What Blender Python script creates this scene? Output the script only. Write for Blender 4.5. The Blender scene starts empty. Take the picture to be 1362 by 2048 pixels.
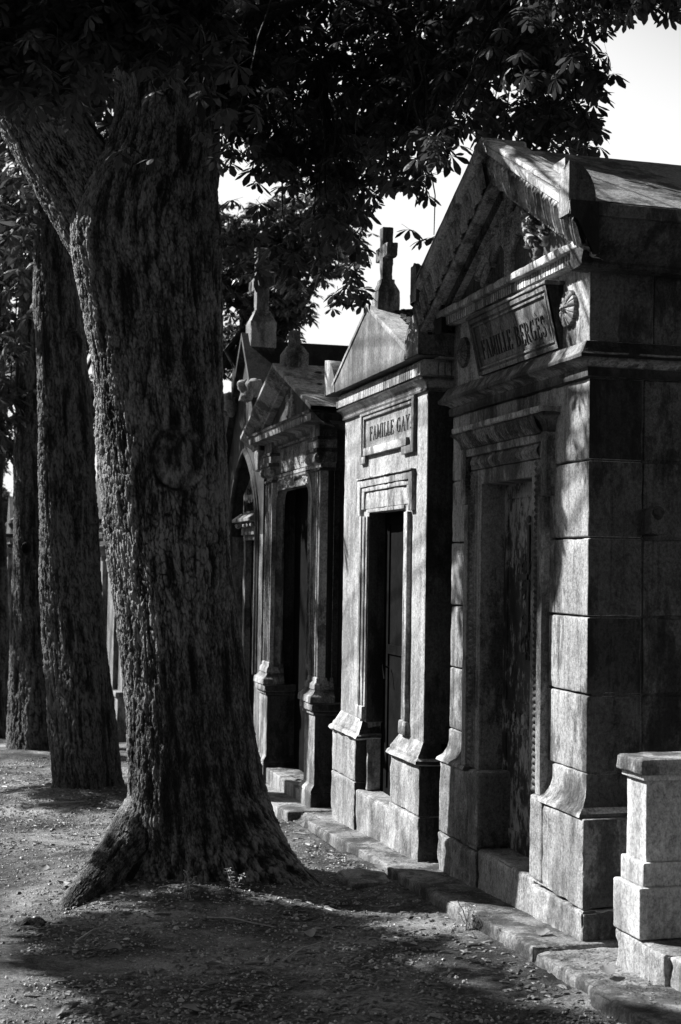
import bpy, math, random
import numpy as np
from mathutils import Vector, Matrix

SC = bpy.context.scene
COL = SC.collection
RAD = math.radians

# ------------------------------------------------------------------ camera
YAW, PITCH, ROLL = RAD(15.0), RAD(2.3), RAD(0.9)
FW = np.array([math.sin(YAW)*math.cos(PITCH), math.cos(YAW)*math.cos(PITCH), math.sin(PITCH)])
RT0 = np.array([math.cos(YAW), -math.sin(YAW), 0.0])
UP0 = np.cross(RT0, FW)
RT = RT0*math.cos(ROLL)+UP0*math.sin(ROLL)
UP = -RT0*math.sin(ROLL)+UP0*math.cos(ROLL)
cd = bpy.data.cameras.new('camera')
cam = bpy.data.objects.new('camera', cd)
COL.objects.link(cam)
cam.matrix_world = Matrix([[RT[0], UP[0], -FW[0], 0], [RT[1], UP[1], -FW[1], 0], [RT[2], UP[2], -FW[2], 0], [0, 0, 0, 1]])
cd.sensor_fit = 'VERTICAL'
cd.sensor_height = 36.0
cd.sensor_width = 24.0
cd.lens = 50.0
cd.clip_start = 0.05
cd.clip_end = 3000
cd.dof.use_dof = True
cd.dof.focus_distance = 8.3
cd.dof.aperture_fstop = 5.0
SC.camera = cam

# ------------------------------------------------------------------ light
SUN_TO = Vector((-1.0, .85, 1.08)).normalized()
w = bpy.data.worlds.new('World')
SC.world = w
w.use_nodes = True
nt = w.node_tree
nt.nodes.clear()
sky = nt.nodes.new('ShaderNodeTexSky')
sky.sky_type = 'NISHITA'
sky.sun_disc = False
sky.sun_elevation = math.asin(SUN_TO.z)
sky.sun_rotation = math.atan2(SUN_TO.x, SUN_TO.y)
sky.dust_density = 2.0
bwn = nt.nodes.new('ShaderNodeSeparateColor')      # black and white through a red filter
bg = nt.nodes.new('ShaderNodeBackground')
bg.inputs['Strength'].default_value = 0.1
wo = nt.nodes.new('ShaderNodeOutputWorld')
nt.links.new(sky.outputs[0], bwn.inputs[0])
crv = nt.nodes.new('ShaderNodeMapRange')      # the deep blue part of the sky goes dark, haze stays bright
crv.interpolation_type = 'SMOOTHSTEP'
crv.inputs[1].default_value = 1.3
crv.inputs[2].default_value = 2.1
crv.inputs[3].default_value = 0.0
crv.inputs[4].default_value = 4.3
nt.links.new(bwn.outputs[0], crv.inputs[0])
nt.links.new(crv.outputs[0], bg.inputs[0])
nt.links.new(bg.outputs[0], wo.inputs[0])
sl = bpy.data.lights.new('sun', 'SUN')
sl.energy = 5.0
sl.angle = RAD(0.5)
so = bpy.data.objects.new('sun', sl)
so.rotation_euler = (-SUN_TO).to_track_quat('-Z', 'Y').to_euler()
COL.objects.link(so)
SC.view_settings.view_transform = 'Standard'
SC.view_settings.look = 'None'
SC.view_settings.exposure = 1.25
SC.view_settings.gamma = 1.0
SC.render.engine = 'CYCLES'
SC.cycles.max_bounces = 5
SC.cycles.diffuse_bounces = 1
SC.cycles.transparent_max_bounces = 4

def at(u, v, Y):
    """measured point of the photo at distance Y down the lane"""
    r = FW+RT*(u-681.)/2844.-UP*(v-1024.)/2844.
    return r*(Y/r[1])

# ------------------------------------------------------------------ noise
def _h(ix, iy, iz, s):
    n = (ix*374761393+iy*668265263+iz*1274126177+s*974634777) & 0xFFFFFFFF
    n = ((n ^ (n >> 13))*1274126177) & 0xFFFFFFFF
    n = ((n ^ (n >> 15))*2246822519) & 0xFFFFFFFF
    return ((n ^ (n >> 16)) & 0xFFFFFF)/float(0xFFFFFF)

def vnoise(P, s=0):
    P = np.asarray(P, float)
    i = np.floor(P).astype(np.int64)
    f = P-i
    f = f*f*(3-2*f)
    r = 0
    for dx in (0, 1):
        for dy in (0, 1):
            for dz in (0, 1):
                wgt = (f[..., 0] if dx else 1-f[..., 0])*(f[..., 1] if dy else 1-f[..., 1])*(f[..., 2] if dz else 1-f[..., 2])
                r = r+wgt*_h(i[..., 0]+dx, i[..., 1]+dy, i[..., 2]+dz, s)
    return r*2-1

def fbm(P, s=0, o=4, g=.5):
    P = np.asarray(P, float)
    r = 0
    a = 1.
    t = 0
    for k in range(o):
        r = r+a*vnoise(P*(2**k), s+k*7)
        t += a
        a *= g
    return r/t

def worley(X, Y, s=0):
    ix = np.floor(X).astype(np.int64)
    iy = np.floor(Y).astype(np.int64)
    F1 = np.full(X.shape, 9.)
    F2 = np.full(X.shape, 9.)
    ID = np.zeros(X.shape)
    for dx in (-1, 0, 1):
        for dy in (-1, 0, 1):
            cx = ix+dx
            cy = iy+dy
            px = cx+_h(cx, cy, cx*0, s)
            py = cy+_h(cx, cy, cx*0, s+5)
            d = np.hypot(X-px, Y-py)
            h = _h(cx, cy, cx*0, s+9)
            m = d < F1
            F2 = np.where(m, F1, np.minimum(F2, d))
            ID = np.where(m, h, ID)
            F1 = np.where(m, d, F1)
    return F1, F2, ID

# ------------------------------------------------------------------ materials
def new_mat(name):
    m = bpy.data.materials.new(name)
    m.use_nodes = True
    n = m.node_tree
    return m, n, n.nodes['Principled BSDF']

def nn(n, t, **k):
    x = n.nodes.new(t)
    for a, b in k.items():
        setattr(x, a, b)
    return x

def noise_node(n, vec, scale, detail=5, rough=.6, sc=(1, 1, 1), loc=(0, 0, 0)):
    mp = nn(n, 'ShaderNodeMapping')
    mp.inputs['Scale'].default_value = sc
    mp.inputs['Location'].default_value = loc
    n.links.new(vec, mp.inputs['Vector'])
    t = nn(n, 'ShaderNodeTexNoise')
    t.inputs['Scale'].default_value = scale
    t.inputs['Detail'].default_value = detail
    t.inputs['Roughness'].default_value = rough
    n.links.new(mp.outputs[0], t.inputs['Vector'])
    return t.outputs['Fac']

def ramp(n, src, stops):
    r = nn(n, 'ShaderNodeValToRGB')
    e = r.color_ramp.elements
    e[0].position, e[0].color = stops[0][0], (stops[0][1],)*3+(1,)
    e[1].position, e[1].color = stops[-1][0], (stops[-1][1],)*3+(1,)
    for p, c in stops[1:-1]:
        x = e.new(p)
        x.color = (c,)*3+(1,)
    n.links.new(src, r.inputs[0])
    return r.outputs[0]

def mth(n, op, a, b=None, clamp=False):
    m = nn(n, 'ShaderNodeMath', operation=op)
    m.use_clamp = clamp
    for i, x in enumerate((a, b)):
        if x is None:
            continue
        if isinstance(x, (int, float)):
            m.inputs[i].default_value = x
        else:
            n.links.new(x, m.inputs[i])
    return m.outputs[0]

def stone(name, light, dark, grime=.5, streak=.6, bump=.6, seed=0, speck=.25, rough=.85, patch=.7, isl=.18):
    """weathered limestone: clean colour, run-down stains, lichen specks"""
    m, n, b = new_mat(name)
    vec = nn(n, 'ShaderNodeTexCoord').outputs['Object']
    L = (seed*3.7, seed*1.3, seed*2.1)
    big = noise_node(n, vec, 1.7, 6, .65, (1, 1, .8), L)
    st = noise_node(n, vec, 1.0, 6, .7, (9, 9, .7), L)
    fine = noise_node(n, vec, 55, 4, .75, (1, 1, 1), L)
    mid = noise_node(n, vec, 12, 8, .78, (1, 1, .8), L)
    grain = noise_node(n, vec, 85, 3, .7, (1, 1, 1), (L[1], L[0], 3))
    a = mth(n, 'MULTIPLY', st, streak)
    c = mth(n, 'MULTIPLY', big, 1-streak*.5)
    s = mth(n, 'ADD', a, c)
    s = mth(n, 'ADD', s, mth(n, 'MULTIPLY', mid, .45))
    s = mth(n, 'ADD', s, mth(n, 'MULTIPLY', fine, speck))
    s = mth(n, 'ADD', s, mth(n, 'MULTIPLY', grain, speck*1.6))
    tot = streak+1-streak*.5+.45+speck*2.6
    s = mth(n, 'DIVIDE', s, tot)
    c0 = .5+(grime-.5)*.28
    col = ramp(n, s, [(c0-.085, light), (c0-.015, light*.78+dark*.22), (c0+.035, dark*.6+light*.4), (c0+.085, dark)])
    # dark pits
    pit = noise_node(n, vec, 130, 3, .6, (1, 1, .8), L)
    pr = ramp(n, pit, [(.28, .45), (.42, 1.0)])
    mx = nn(n, 'ShaderNodeMix', data_type='RGBA', blend_type='MULTIPLY')
    mx.inputs[0].default_value = .8
    n.links.new(col, mx.inputs[6])
    n.links.new(pr, mx.inputs[7])
    # soot patches with ragged edges, and block to block differences
    pa = noise_node(n, vec, 2.6, 9, .72, (1.3, 1.3, .55), (L[2]+5, L[0], L[1]))
    pr2 = ramp(n, pa, [(.42, 1-patch), (.475, 1-patch*.6), (.50, 1.0)])
    dr = noise_node(n, vec, 1.0, 7, .72, (26, 26, 1.1), (L[0], 3, L[2]))
    drr = ramp(n, dr, [(.36, 1-streak*.75), (.45, 1.0)])
    gr = ramp(n, noise_node(n, vec, 62, 5, .85, (1, 1, .8), (L[1], 7, L[0])), [(.34, .42), (.5, 1.0), (.66, 1.45)])
    m4 = nn(n, 'ShaderNodeMix', data_type='RGBA', blend_type='MULTIPLY')
    m4.inputs[0].default_value = 1
    n.links.new(drr, m4.inputs[6])
    n.links.new(gr, m4.inputs[7])
    m5 = nn(n, 'ShaderNodeMix', data_type='RGBA', blend_type='MULTIPLY')
    m5.inputs[0].default_value = 1
    n.links.new(m4.outputs[2], m5.inputs[6])
    n.links.new(pr2, m5.inputs[7])
    # hollows darkened, edges lightened: crevice grime plus painted relief shading
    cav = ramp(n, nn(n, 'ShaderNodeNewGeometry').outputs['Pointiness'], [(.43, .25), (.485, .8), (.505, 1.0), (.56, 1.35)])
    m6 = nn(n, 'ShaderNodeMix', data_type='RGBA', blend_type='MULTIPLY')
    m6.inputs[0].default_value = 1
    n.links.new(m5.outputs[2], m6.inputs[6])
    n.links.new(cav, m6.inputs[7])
    pr2 = m6.outputs[2]
    m2 = nn(n, 'ShaderNodeMix', data_type='RGBA', blend_type='MULTIPLY')
    m2.inputs[0].default_value = 1
    n.links.new(mx.outputs[2], m2.inputs[6])
    n.links.new(pr2, m2.inputs[7])
    ri = nn(n, 'ShaderNodeNewGeometry').outputs['Random Per Island']
    m3 = nn(n, 'ShaderNodeMix', data_type='RGBA', blend_type='MULTIPLY')
    m3.inputs[0].default_value = 1
    n.links.new(m2.outputs[2], m3.inputs[6])
    n.links.new(ramp(n, ri, [(0, 1-isl), (1, 1+isl)]), m3.inputs[7])
    n.links.new(m3.outputs[2], b.inputs['Base Color'])
    b.inputs['Roughness'].default_value = rough
    b.inputs['Specular IOR Level'].default_value = .25
    bp = nn(n, 'ShaderNodeBump')
    bp.inputs['Strength'].default_value = bump
    bp.inputs['Distance'].default_value = .012
    hh = mth(n, 'ADD', mth(n, 'MULTIPLY', fine, .5), mth(n, 'ADD', mth(n, 'MULTIPLY', mid, .9), mth(n, 'MULTIPLY', pr, .22)))
    n.links.new(hh, bp.inputs['Height'])
    n.links.new(bp.outputs[0], b.inputs['Normal'])
    return m

def plain(name, c, rough=.6, var=.3, scale=12, bump=.3, dist=.01, spec=.3, metal=0, sc=(1, 1, 1)):
    m, n, b = new_mat(name)
    vec = nn(n, 'ShaderNodeTexCoord').outputs['Object']
    a = noise_node(n, vec, scale, 6, .65, sc)
    col = ramp(n, a, [(.3, c*(1-var)), (.7, c*(1+var))])
    n.links.new(col, b.inputs['Base Color'])
    b.inputs['Roughness'].default_value = rough
    b.inputs['Specular IOR Level'].default_value = spec
    b.inputs['Metallic'].default_value = metal
    bp = nn(n, 'ShaderNodeBump')
    bp.inputs['Strength'].default_value = bump
    bp.inputs['Distance'].default_value = dist
    n.links.new(noise_node(n, vec, scale*5, 5, .7, sc), bp.inputs['Height'])
    n.links.new(bp.outputs[0], b.inputs['Normal'])
    return m

M = {}
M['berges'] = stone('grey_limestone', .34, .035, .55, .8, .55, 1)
M['berges_side'] = stone('soot_and_shade_limestone', .065, .005, .52, .5, .7, 2, patch=.75, isl=.6)  # shaded sides: soot, with the shade darkened into the colour
M['berges_side_low'] = stone('soot_and_shade_base_stone', .17, .03, .5, .4, .7, 22)  # same side lower down, stain and shade both in the tone
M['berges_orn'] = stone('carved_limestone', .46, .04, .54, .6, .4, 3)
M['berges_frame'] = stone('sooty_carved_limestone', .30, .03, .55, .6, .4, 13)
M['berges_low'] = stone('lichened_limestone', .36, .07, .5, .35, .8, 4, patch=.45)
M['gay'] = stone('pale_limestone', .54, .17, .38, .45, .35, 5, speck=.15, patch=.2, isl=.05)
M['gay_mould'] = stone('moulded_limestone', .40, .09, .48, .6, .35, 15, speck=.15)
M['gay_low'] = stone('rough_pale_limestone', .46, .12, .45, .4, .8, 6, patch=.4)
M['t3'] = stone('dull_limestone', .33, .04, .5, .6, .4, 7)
M['t3_dark'] = stone('shade_blackened_limestone', .06, .012, .5, .6, .4, 8)  # dark stone for flanks and reveals, shade included in its tone
M['t4'] = stone('brown_limestone', .22, .04, .5, .65, .5, 9)
M['roof'] = stone('roof_slab_stone', .36, .13, .46, .2, .8, 10)
M['kerb'] = stone('kerb_stone', .28, .07, .46, .1, .9, 11)
M['gay_flank'] = stone('shaded_flank_limestone', .16, .05, .5, .4, .4, 17)  # darker copy of the pale stone for flanks, shade painted in
M['pier'] = stone('clean_limestone', .62, .28, .38, .4, .4, 12, speck=.12, patch=.12, isl=.05)
M['pier_cap'] = stone('mossy_cap_stone', .4, .08, .5, .2, .9, 16)
M['black'] = plain('black_paint', .006, .95, .5, 9, spec=.03)
M['letter'] = plain('black_letter_paint', .02, .7, .3, 30)
M['letter_grey'] = plain('faded_letter_paint', .035, .8, .4, 30)
M['iron'] = plain('rusty_iron', .03, .55, .5, 30, .5)
M['moss'] = plain('dry_moss', .05, .95, .6, 30, .8, .02)

def door_paint():
    m, n, b = new_mat('peeling_door_paint')
    vec = nn(n, 'ShaderNodeTexCoord').outputs['Object']
    a = noise_node(n, vec, 15, 8, .78, (1.4, 1.4, .6))
    g = noise_node(n, vec, 1.2, 3, .5, (1, 1, 1), (3, 1, 7))
    s = mth(n, 'ADD', mth(n, 'MULTIPLY', a, .7), mth(n, 'MULTIPLY', g, .3))
    col = ramp(n, s, [(.42, .32), (.485, .22), (.51, .035), (.6, .010)])
    n.links.new(col, b.inputs['Base Color'])
    b.inputs['Roughness'].default_value = .55
    bp = nn(n, 'ShaderNodeBump')
    bp.inputs['Strength'].default_value = .7
    bp.inputs['Distance'].default_value = .004
    n.links.new(col, bp.inputs['Height'])
    n.links.new(bp.outputs[0], b.inputs['Normal'])
    return m
M['door'] = door_paint()

def bark_mat(name, hi, lo):
    m, n, b = new_mat(name)
    vec = nn(n, 'ShaderNodeTexCoord').outputs['Object']
    ptn = nn(n, 'ShaderNodeNewGeometry').outputs['Pointiness']
    a = noise_node(n, vec, 14, 8, .75, (1, 1, .45))
    f = noise_node(n, vec, 90, 4, .7, (1, 1, .5))
    s = mth(n, 'ADD', mth(n, 'MULTIPLY', a, .6), mth(n, 'MULTIPLY', f, .4))
    rl = nn(n, 'ShaderNodeAttribute', attribute_name='bark_relief')
    s2 = mth(n, 'ADD', mth(n, 'MULTIPLY', s, .9), mth(n, 'MULTIPLY', rl.outputs['Fac'], .42))
    col = ramp(n, s2, [(.46, lo), (.57, lo+hi*.08), (.66, hi*.4), (.78, hi)])
    n.links.new(col, b.inputs['Base Color'])
    b.inputs['Roughness'].default_value = .8
    b.inputs['Specular IOR Level'].default_value = .3
    vo = nn(n, 'ShaderNodeTexVoronoi', feature='DISTANCE_TO_EDGE')
    mp = nn(n, 'ShaderNodeMapping')
    mp.inputs['Scale'].default_value = (1, 1, .42)
    wq = noise_node(n, vec, 18, 3, .6)
    wv = nn(n, 'ShaderNodeVectorMath', operation='ADD')
    cmb = nn(n, 'ShaderNodeCombineXYZ')
    for i in range(3):
        n.links.new(mth(n, 'MULTIPLY', wq, .07), cmb.inputs[i])
    n.links.new(vec, wv.inputs[0])
    n.links.new(cmb.outputs[0], wv.inputs[1])
    n.links.new(wv.outputs[0], mp.inputs[0])
    n.links.new(mp.outputs[0], vo.inputs['Vector'])
    vo.inputs['Scale'].default_value = 42
    h = mth(n, 'ADD', mth(n, 'MULTIPLY', mth(n, 'MINIMUM', vo.outputs['Distance'], .22), 1.6), mth(n, 'MULTIPLY', s, 1.1))
    bp = nn(n, 'ShaderNodeBump')
    bp.inputs['Strength'].default_value = .9
    bp.inputs['Distance'].default_value = .014
    n.links.new(h, bp.inputs['Height'])
    n.links.new(bp.outputs[0], b.inputs['Normal'])
    return m
M['bark'] = bark_mat('chestnut_bark', .24, .003)
M['bark_dark'] = bark_mat('dark_bark', .13, .004)

def leaf_mat(name, c, var=.5, trans=.15):
    m, n, b = new_mat(name)
    geo = nn(n, 'ShaderNodeNewGeometry')
    col = ramp(n, geo.outputs['Random Per Island'], [(0, c*(1-var)), (1, c*(1+var))])
    n.links.new(col, b.inputs['Base Color'])
    b.inputs['Roughness'].default_value = .45
    b.inputs['Specular IOR Level'].default_value = .35
    vec = nn(n, 'ShaderNodeTexCoord').outputs['Object']
    bp = nn(n, 'ShaderNodeBump')
    bp.inputs['Strength'].default_value = .5
    bp.inputs['Distance'].default_value = .006
    n.links.new(noise_node(n, vec, 60, 3, .6), bp.inputs['Height'])
    n.links.new(bp.outputs[0], b.inputs['Normal'])
    tr = nn(n, 'ShaderNodeBsdfTranslucent')
    n.links.new(col, tr.inputs[0])
    mx = nn(n, 'ShaderNodeMixShader')
    mx.inputs[0].default_value = trans
    n.links.new(b.outputs[0], mx.inputs[1])
    n.links.new(tr.outputs[0], mx.inputs[2])
    n.links.new(mx.outputs[0], n.nodes['Material Output'].inputs[0])
    return m
M['leaf'] = leaf_mat('chestnut_leaf', .052, .75, .35)
M['leaf_far'] = leaf_mat('distant_leaf', .06)
M['dry'] = leaf_mat('dry_leaf', .17, .6, .1)
M['weed'] = leaf_mat('weed_leaf', .38, .4, .2)

def ground_mat():
    m, n, b = new_mat('trodden_dirt')
    vec = nn(n, 'ShaderNodeTexCoord').outputs['Object']
    a = noise_node(n, vec, 1.3, 7, .65)
    f = noise_node(n, vec, 45, 6, .8)
    g = noise_node(n, vec, 160, 3, .8)
    s = mth(n, 'ADD', mth(n, 'MULTIPLY', a, .5), mth(n, 'ADD', mth(n, 'MULTIPLY', f, .3), mth(n, 'MULTIPLY', g, .2)))
    col = ramp(n, s, [(.40, .015), (.47, .06), (.52, .16), (.60, .38)])
    n.links.new(col, b.inputs['Base Color'])
    b.inputs['Roughness'].default_value = .95
    b.inputs['Specular IOR Level'].default_value = .15
    bp = nn(n, 'ShaderNodeBump')
    bp.inputs['Strength'].default_value = 1.0
    bp.inputs['Distance'].default_value = .02
    n.links.new(mth(n, 'ADD', f, mth(n, 'MULTIPLY', g, .6)), bp.inputs['Height'])
    n.links.new(bp.outputs[0], b.inputs['Normal'])
    return m
M['ground'] = ground_mat()
M['pebble'] = leaf_mat('pale_grit', .26, .85, 0)
M['litter'] = leaf_mat('dark_litter', .09, .8, 0)

# ------------------------------------------------------------------ mesh builder
class MB:
    def __init__(s):
        s.V = []
        s.F = []
        s.n = 0

    def add(s, V, F):
        V = np.asarray(V, float).reshape(-1, 3)
        s.V.append(V)
        s.F.extend([tuple(int(i)+s.n for i in f) for f in F])
        s.n += len(V)
        return s

    def box(s, x0, x1, y0, y1, z0, z1):
        V = [(x, y, z) for x in (x0, x1) for y in (y0, y1) for z in (z0, z1)]
        return s.add(V, [(0, 1, 3, 2), (4, 6, 7, 5), (0, 4, 5, 1), (2, 3, 7, 6), (0, 2, 6, 4), (1, 5, 7, 3)])

    def grid(s, P, closeu=False, closev=False, flip=False):
        nu, nv = P.shape[:2]
        F = []
        for i in range(nu if closeu else nu-1):
            i2 = (i+1) % nu
            for j in range(nv if closev else nv-1):
                j2 = (j+1) % nv
                f = (i*nv+j, i2*nv+j, i2*nv+j2, i*nv+j2)
                F.append(f[::-1] if flip else f)
        return s.add(P.reshape(-1, 3), F)

    def rbox(s, x0, x1, y0, y1, z0, z1, sp=.04, r=.008, amp=.003, chip=.010, seed=0, freq=14):
        """a worn stone block: rounded, chipped edges and uneven faces"""
        lo = np.array([x0, y0, z0])
        hi = np.array([x1, y1, z1])
        r = min(r, *(list((hi-lo)*.4)))
        for ax in range(3):
            a, b = [(1, 2), (2, 0), (0, 1)][ax]
            for side in (0, 1):
                def pts(k):
                    L = hi[k]-lo[k]
                    n = max(1, int(L/sp))
                    m = np.linspace(lo[k]+r, hi[k]-r, n+1)
                    return np.concatenate([[lo[k], lo[k]+r*.4], m, [hi[k]-r*.4, hi[k]]])
                A, B = np.meshgrid(pts(a), pts(b), indexing='ij')
                P = np.zeros(A.shape+(3,))
                P[..., a] = A
                P[..., b] = B
                P[..., ax] = hi[ax] if side else lo[ax]
                c = np.clip(P, lo+r, hi-r)
                d = P-c
                ln = np.linalg.norm(d, axis=-1, keepdims=True)
                d = d/np.maximum(ln, 1e-9)
                edge = 1-np.max(np.abs(d), axis=-1)
                nz = fbm(P*freq+seed*13.1, seed, 3)
                ch = np.clip(fbm(P*9+seed*5.7+40, seed+3, 3)*1.6-.15, 0, 1)
                # nearness to an edge
                dd = np.sort(np.minimum(P-lo, hi-P), axis=-1)[..., 1]
                near = np.clip(1-dd/.035, 0, 1)
                off = r+amp*nz-chip*ch*(near+edge)
                s.grid(c+d*off[..., None], flip=(side == 0))
        return s

    def prism_x(s, poly, x0, x1):
        """poly: (y,z) points, extruded along x"""
        n = len(poly)
        V = [(x0, y, z) for y, z in poly]+[(x1, y, z) for y, z in poly]
        F = [tuple(range(n)), tuple(range(2*n-1, n-1, -1))]
        F += [(i, i+n, (i+1) % n+n, (i+1) % n) for i in range(n)]
        return s.add(V, F)

    def prism_y(s, poly, y0, y1):
        n = len(poly)
        V = [(x, y0, z) for x, z in poly]+[(x, y1, z) for x, z in poly]
        F = [tuple(range(n)), tuple(range(2*n-1, n-1, -1))]
        F += [(i, i+n, (i+1) % n+n, (i+1) % n) for i in range(n)]
        return s.add(V, F)

    def sweep(s, prof, x0, yR, yL, xb, sp=.06, amp=.0025, seed=0):
        """prof [(p,z)] carried round three sides of a block; p = projection"""
        for k in range(3):
            rows = []
            for p, z in prof:
                c = [(xb, yL+p), (x0-p, yL+p), (x0-p, yR-p), (xb, yR-p)]
                a, b = np.array(c[k]), np.array(c[k+1])
                L = [abs(xb-x0), abs(yL-yR), abs(xb-x0)][k]
                n = max(2, int(L/sp))
                t = np.linspace(0, 1, n+1)[:, None]
                xy = a+(b-a)*t
                rows.append(np.concatenate([xy, np.full((n+1, 1), z)], 1))
            P = np.array(rows)
            P = P+amp*np.stack([fbm(P*11+seed+i*31, seed+i, 3) for i in range(3)], -1)
            s.grid(P)
        return s

    def rake(s, prof, a, b, n_out, side=1, zmin=-9):
        """profile (d,p): d below the top line, p in front (towards -x); from a to b (y,z), front plane x=n_out"""
        a = np.array(a, float)
        b = np.array(b, float)
        L = np.linalg.norm(b-a)
        k = max(2, int(L/.05))
        rows = []
        for d, p in prof:
            y = []
            for i in range(k+1):
                q = a+(b-a)*min(i/k, max(0., (a[1]-d-zmin)/(a[1]-b[1])))
                y.append((n_out-p, q[0], q[1]-d))
            rows.append(y)
        P = np.array(rows)
        P = P+.0025*np.stack([fbm(P*11+i*31, i, 3) for i in range(3)], -1)
        s.grid(P, flip=side < 0)
        return s

    def relief(s, fn, O, U, V, N, W, H, nu, nv, clip=None):
        u, v = np.meshgrid(np.linspace(0, W, nu), np.linspace(0, H, nv), indexing='ij')
        h = fn(u, v)
        P = np.array(O)+u[..., None]*np.array(U)+v[..., None]*np.array(V)+h[..., None]*np.array(N)
        if clip is not None:
            k = s.n
            s.grid(P)
            low = set((np.nonzero(P.reshape(-1, 3)[:, 2] < clip)[0]+k).tolist())
            s.F = [f for f in s.F if not (f[0] >= k and any(i in low for i in f))]
            return s
        return s.grid(P)

    def tube(s, pts, rad, k=8, caps=True):
        pts = [np.array(p, float) for p in pts]
        n = len(pts)
        if np.isscalar(rad):
            rad = [rad]*n
        rings = []
        up = np.array([0.31, 0.17, .93])
        for i in range(n):
            t = pts[min(i+1, n-1)]-pts[max(i-1, 0)]
            t = t/max(np.linalg.norm(t), 1e-9)
            a = np.cross(t, up)
            if np.linalg.norm(a) < .1:
                a = np.cross(t, [1, 0, 0])
            a /= np.linalg.norm(a)
            b = np.cross(t, a)
            th = np.linspace(0, 2*math.pi, k, endpoint=False)
            rings.append(pts[i]+rad[i]*(np.cos(th)[:, None]*a+np.sin(th)[:, None]*b))
        b0 = s.n
        s.grid(np.array(rings), closev=True)
        if caps:
            s.F.append(tuple(b0+j for j in range(k))[::-1])
            s.F.append(tuple(b0+(n-1)*k+j for j in range(k)))
        return s

    def lathe(s, prof, c, k=16, axis=2, squash=1):
        """prof (r,h) about an axis through c"""
        th = np.linspace(0, 2*math.pi, k, endpoint=False)
        P = np.zeros((len(prof), k, 3))
        o = [(1, 2), (0, 2), (0, 1)][axis]
        for i, (r, h) in enumerate(prof):
            P[i, :, o[0]] = np.cos(th)*r
            P[i, :, o[1]] = np.sin(th)*r*squash
            P[i, :, axis] = h
        return s.grid(P+np.array(c), closev=True)

    def blob(s, c, r, seed=0, sq=(1, 1, 1), n=10, amp=.25):
        th = np.linspace(0, math.pi, n)
        ph = np.linspace(0, 2*math.pi, n*2, endpoint=False)
        T, Q = np.meshgrid(th, ph, indexing='ij')
        D = np.stack([np.sin(T)*np.cos(Q), np.sin(T)*np.sin(Q), np.cos(T)], -1)
        rr = 1+amp*fbm(D*1.7+seed*9.1, seed, 3)
        return s.grid(np.array(c)+D*rr[..., None]*r*np.array(sq), closev=True)

    def build(s, name, mat, parent=None, root=None, bevel=0, smooth=35, link=True, flank=None):
        V = np.concatenate(s.V)
        if root is not None:
            V = V-np.array(root.location)
        elif parent is not None:
            V = V-np.array(parent.location)
        me = bpy.data.meshes.new(name)
        me.from_pydata(V.tolist(), [], s.F)
        me.materials.append(M[mat] if isinstance(mat, str) else mat)
        me.update()
        if flank:       # faces across the row get a darker stone: soot plus painted shade
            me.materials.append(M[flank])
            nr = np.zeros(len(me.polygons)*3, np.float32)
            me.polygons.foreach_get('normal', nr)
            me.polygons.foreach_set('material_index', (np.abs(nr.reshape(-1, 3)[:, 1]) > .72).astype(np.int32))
        if smooth:
            me.shade_smooth()
            me.set_sharp_from_angle(angle=RAD(smooth))
        o = bpy.data.objects.new(name, me)
        if link:
            COL.objects.link(o)
        if parent is not None:
            o.parent = parent
        if bevel:
            bv = o.modifiers.new('edge_wear', 'BEVEL')
            bv.width = bevel
            bv.segments = 2
            bv.limit_method = 'ANGLE'
        return o

def fast_mesh(name, V, F4, mat, parent=None, smooth=False):
    """big quad meshes from numpy arrays"""
    V = np.asarray(V, np.float32)
    if parent is not None:
        V = V-np.array(parent.location, np.float32)
    F4 = np.asarray(F4, np.int32)
    me = bpy.data.meshes.new(name)
    me.vertices.add(len(V))
    me.vertices.foreach_set('co', V.ravel())
    k = F4.shape[1]
    me.loops.add(F4.size)
    me.loops.foreach_set('vertex_index', F4.ravel())
    me.polygons.add(len(F4))
    me.polygons.foreach_set('loop_start', np.arange(0, F4.size, k, dtype=np.int32))
    me.polygons.foreach_set('loop_total', np.full(len(F4), k, np.int32))
    me.polygons.foreach_set('use_smooth', np.full(len(F4), smooth))
    me.update(calc_edges=True)
    me.validate()
    if mat.startswith('bark') and 'h' in BARK and BARK['h'].size == len(V):
        at_ = me.attributes.new('bark_relief', 'FLOAT', 'POINT')
        at_.data.foreach_set('value', BARK['h'].astype(np.float32).ravel())
    me.materials.append(M[mat])
    o = bpy.data.objects.new(name, me)
    COL.objects.link(o)
    if parent is not None:
        o.parent = parent
    return o

def grid_faces(nu, nv, closev=False):
    i = np.arange(nu-1)[:, None]
    j = np.arange(nv if closev else nv-1)[None, :]
    j2 = (j+1) % nv
    return np.stack([i*nv+j, (i+1)*nv+j, (i+1)*nv+j2, i*nv+j2], -1).reshape(-1, 4)

def tag(o, label, cat, group=None):
    o['label'] = label
    o['category'] = cat
    if group:
        o['group'] = group
    return o

def thing(name, label, cat, loc, group=None):
    o = bpy.data.objects.new(name, None)
    o.empty_display_size = .3
    o.location = loc
    COL.objects.link(o)
    return tag(o, label, cat, group)

# ------------------------------------------------------------------ lie of the land
def kz(y):                    # top of the kerb
    return -1.775-.044*(y-6.4)

TREES = [(1.40, 9.15, .50), (1.27, 13.95, .42), (.98, 18.9, .42), (.50, 20.6, .40)]

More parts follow.
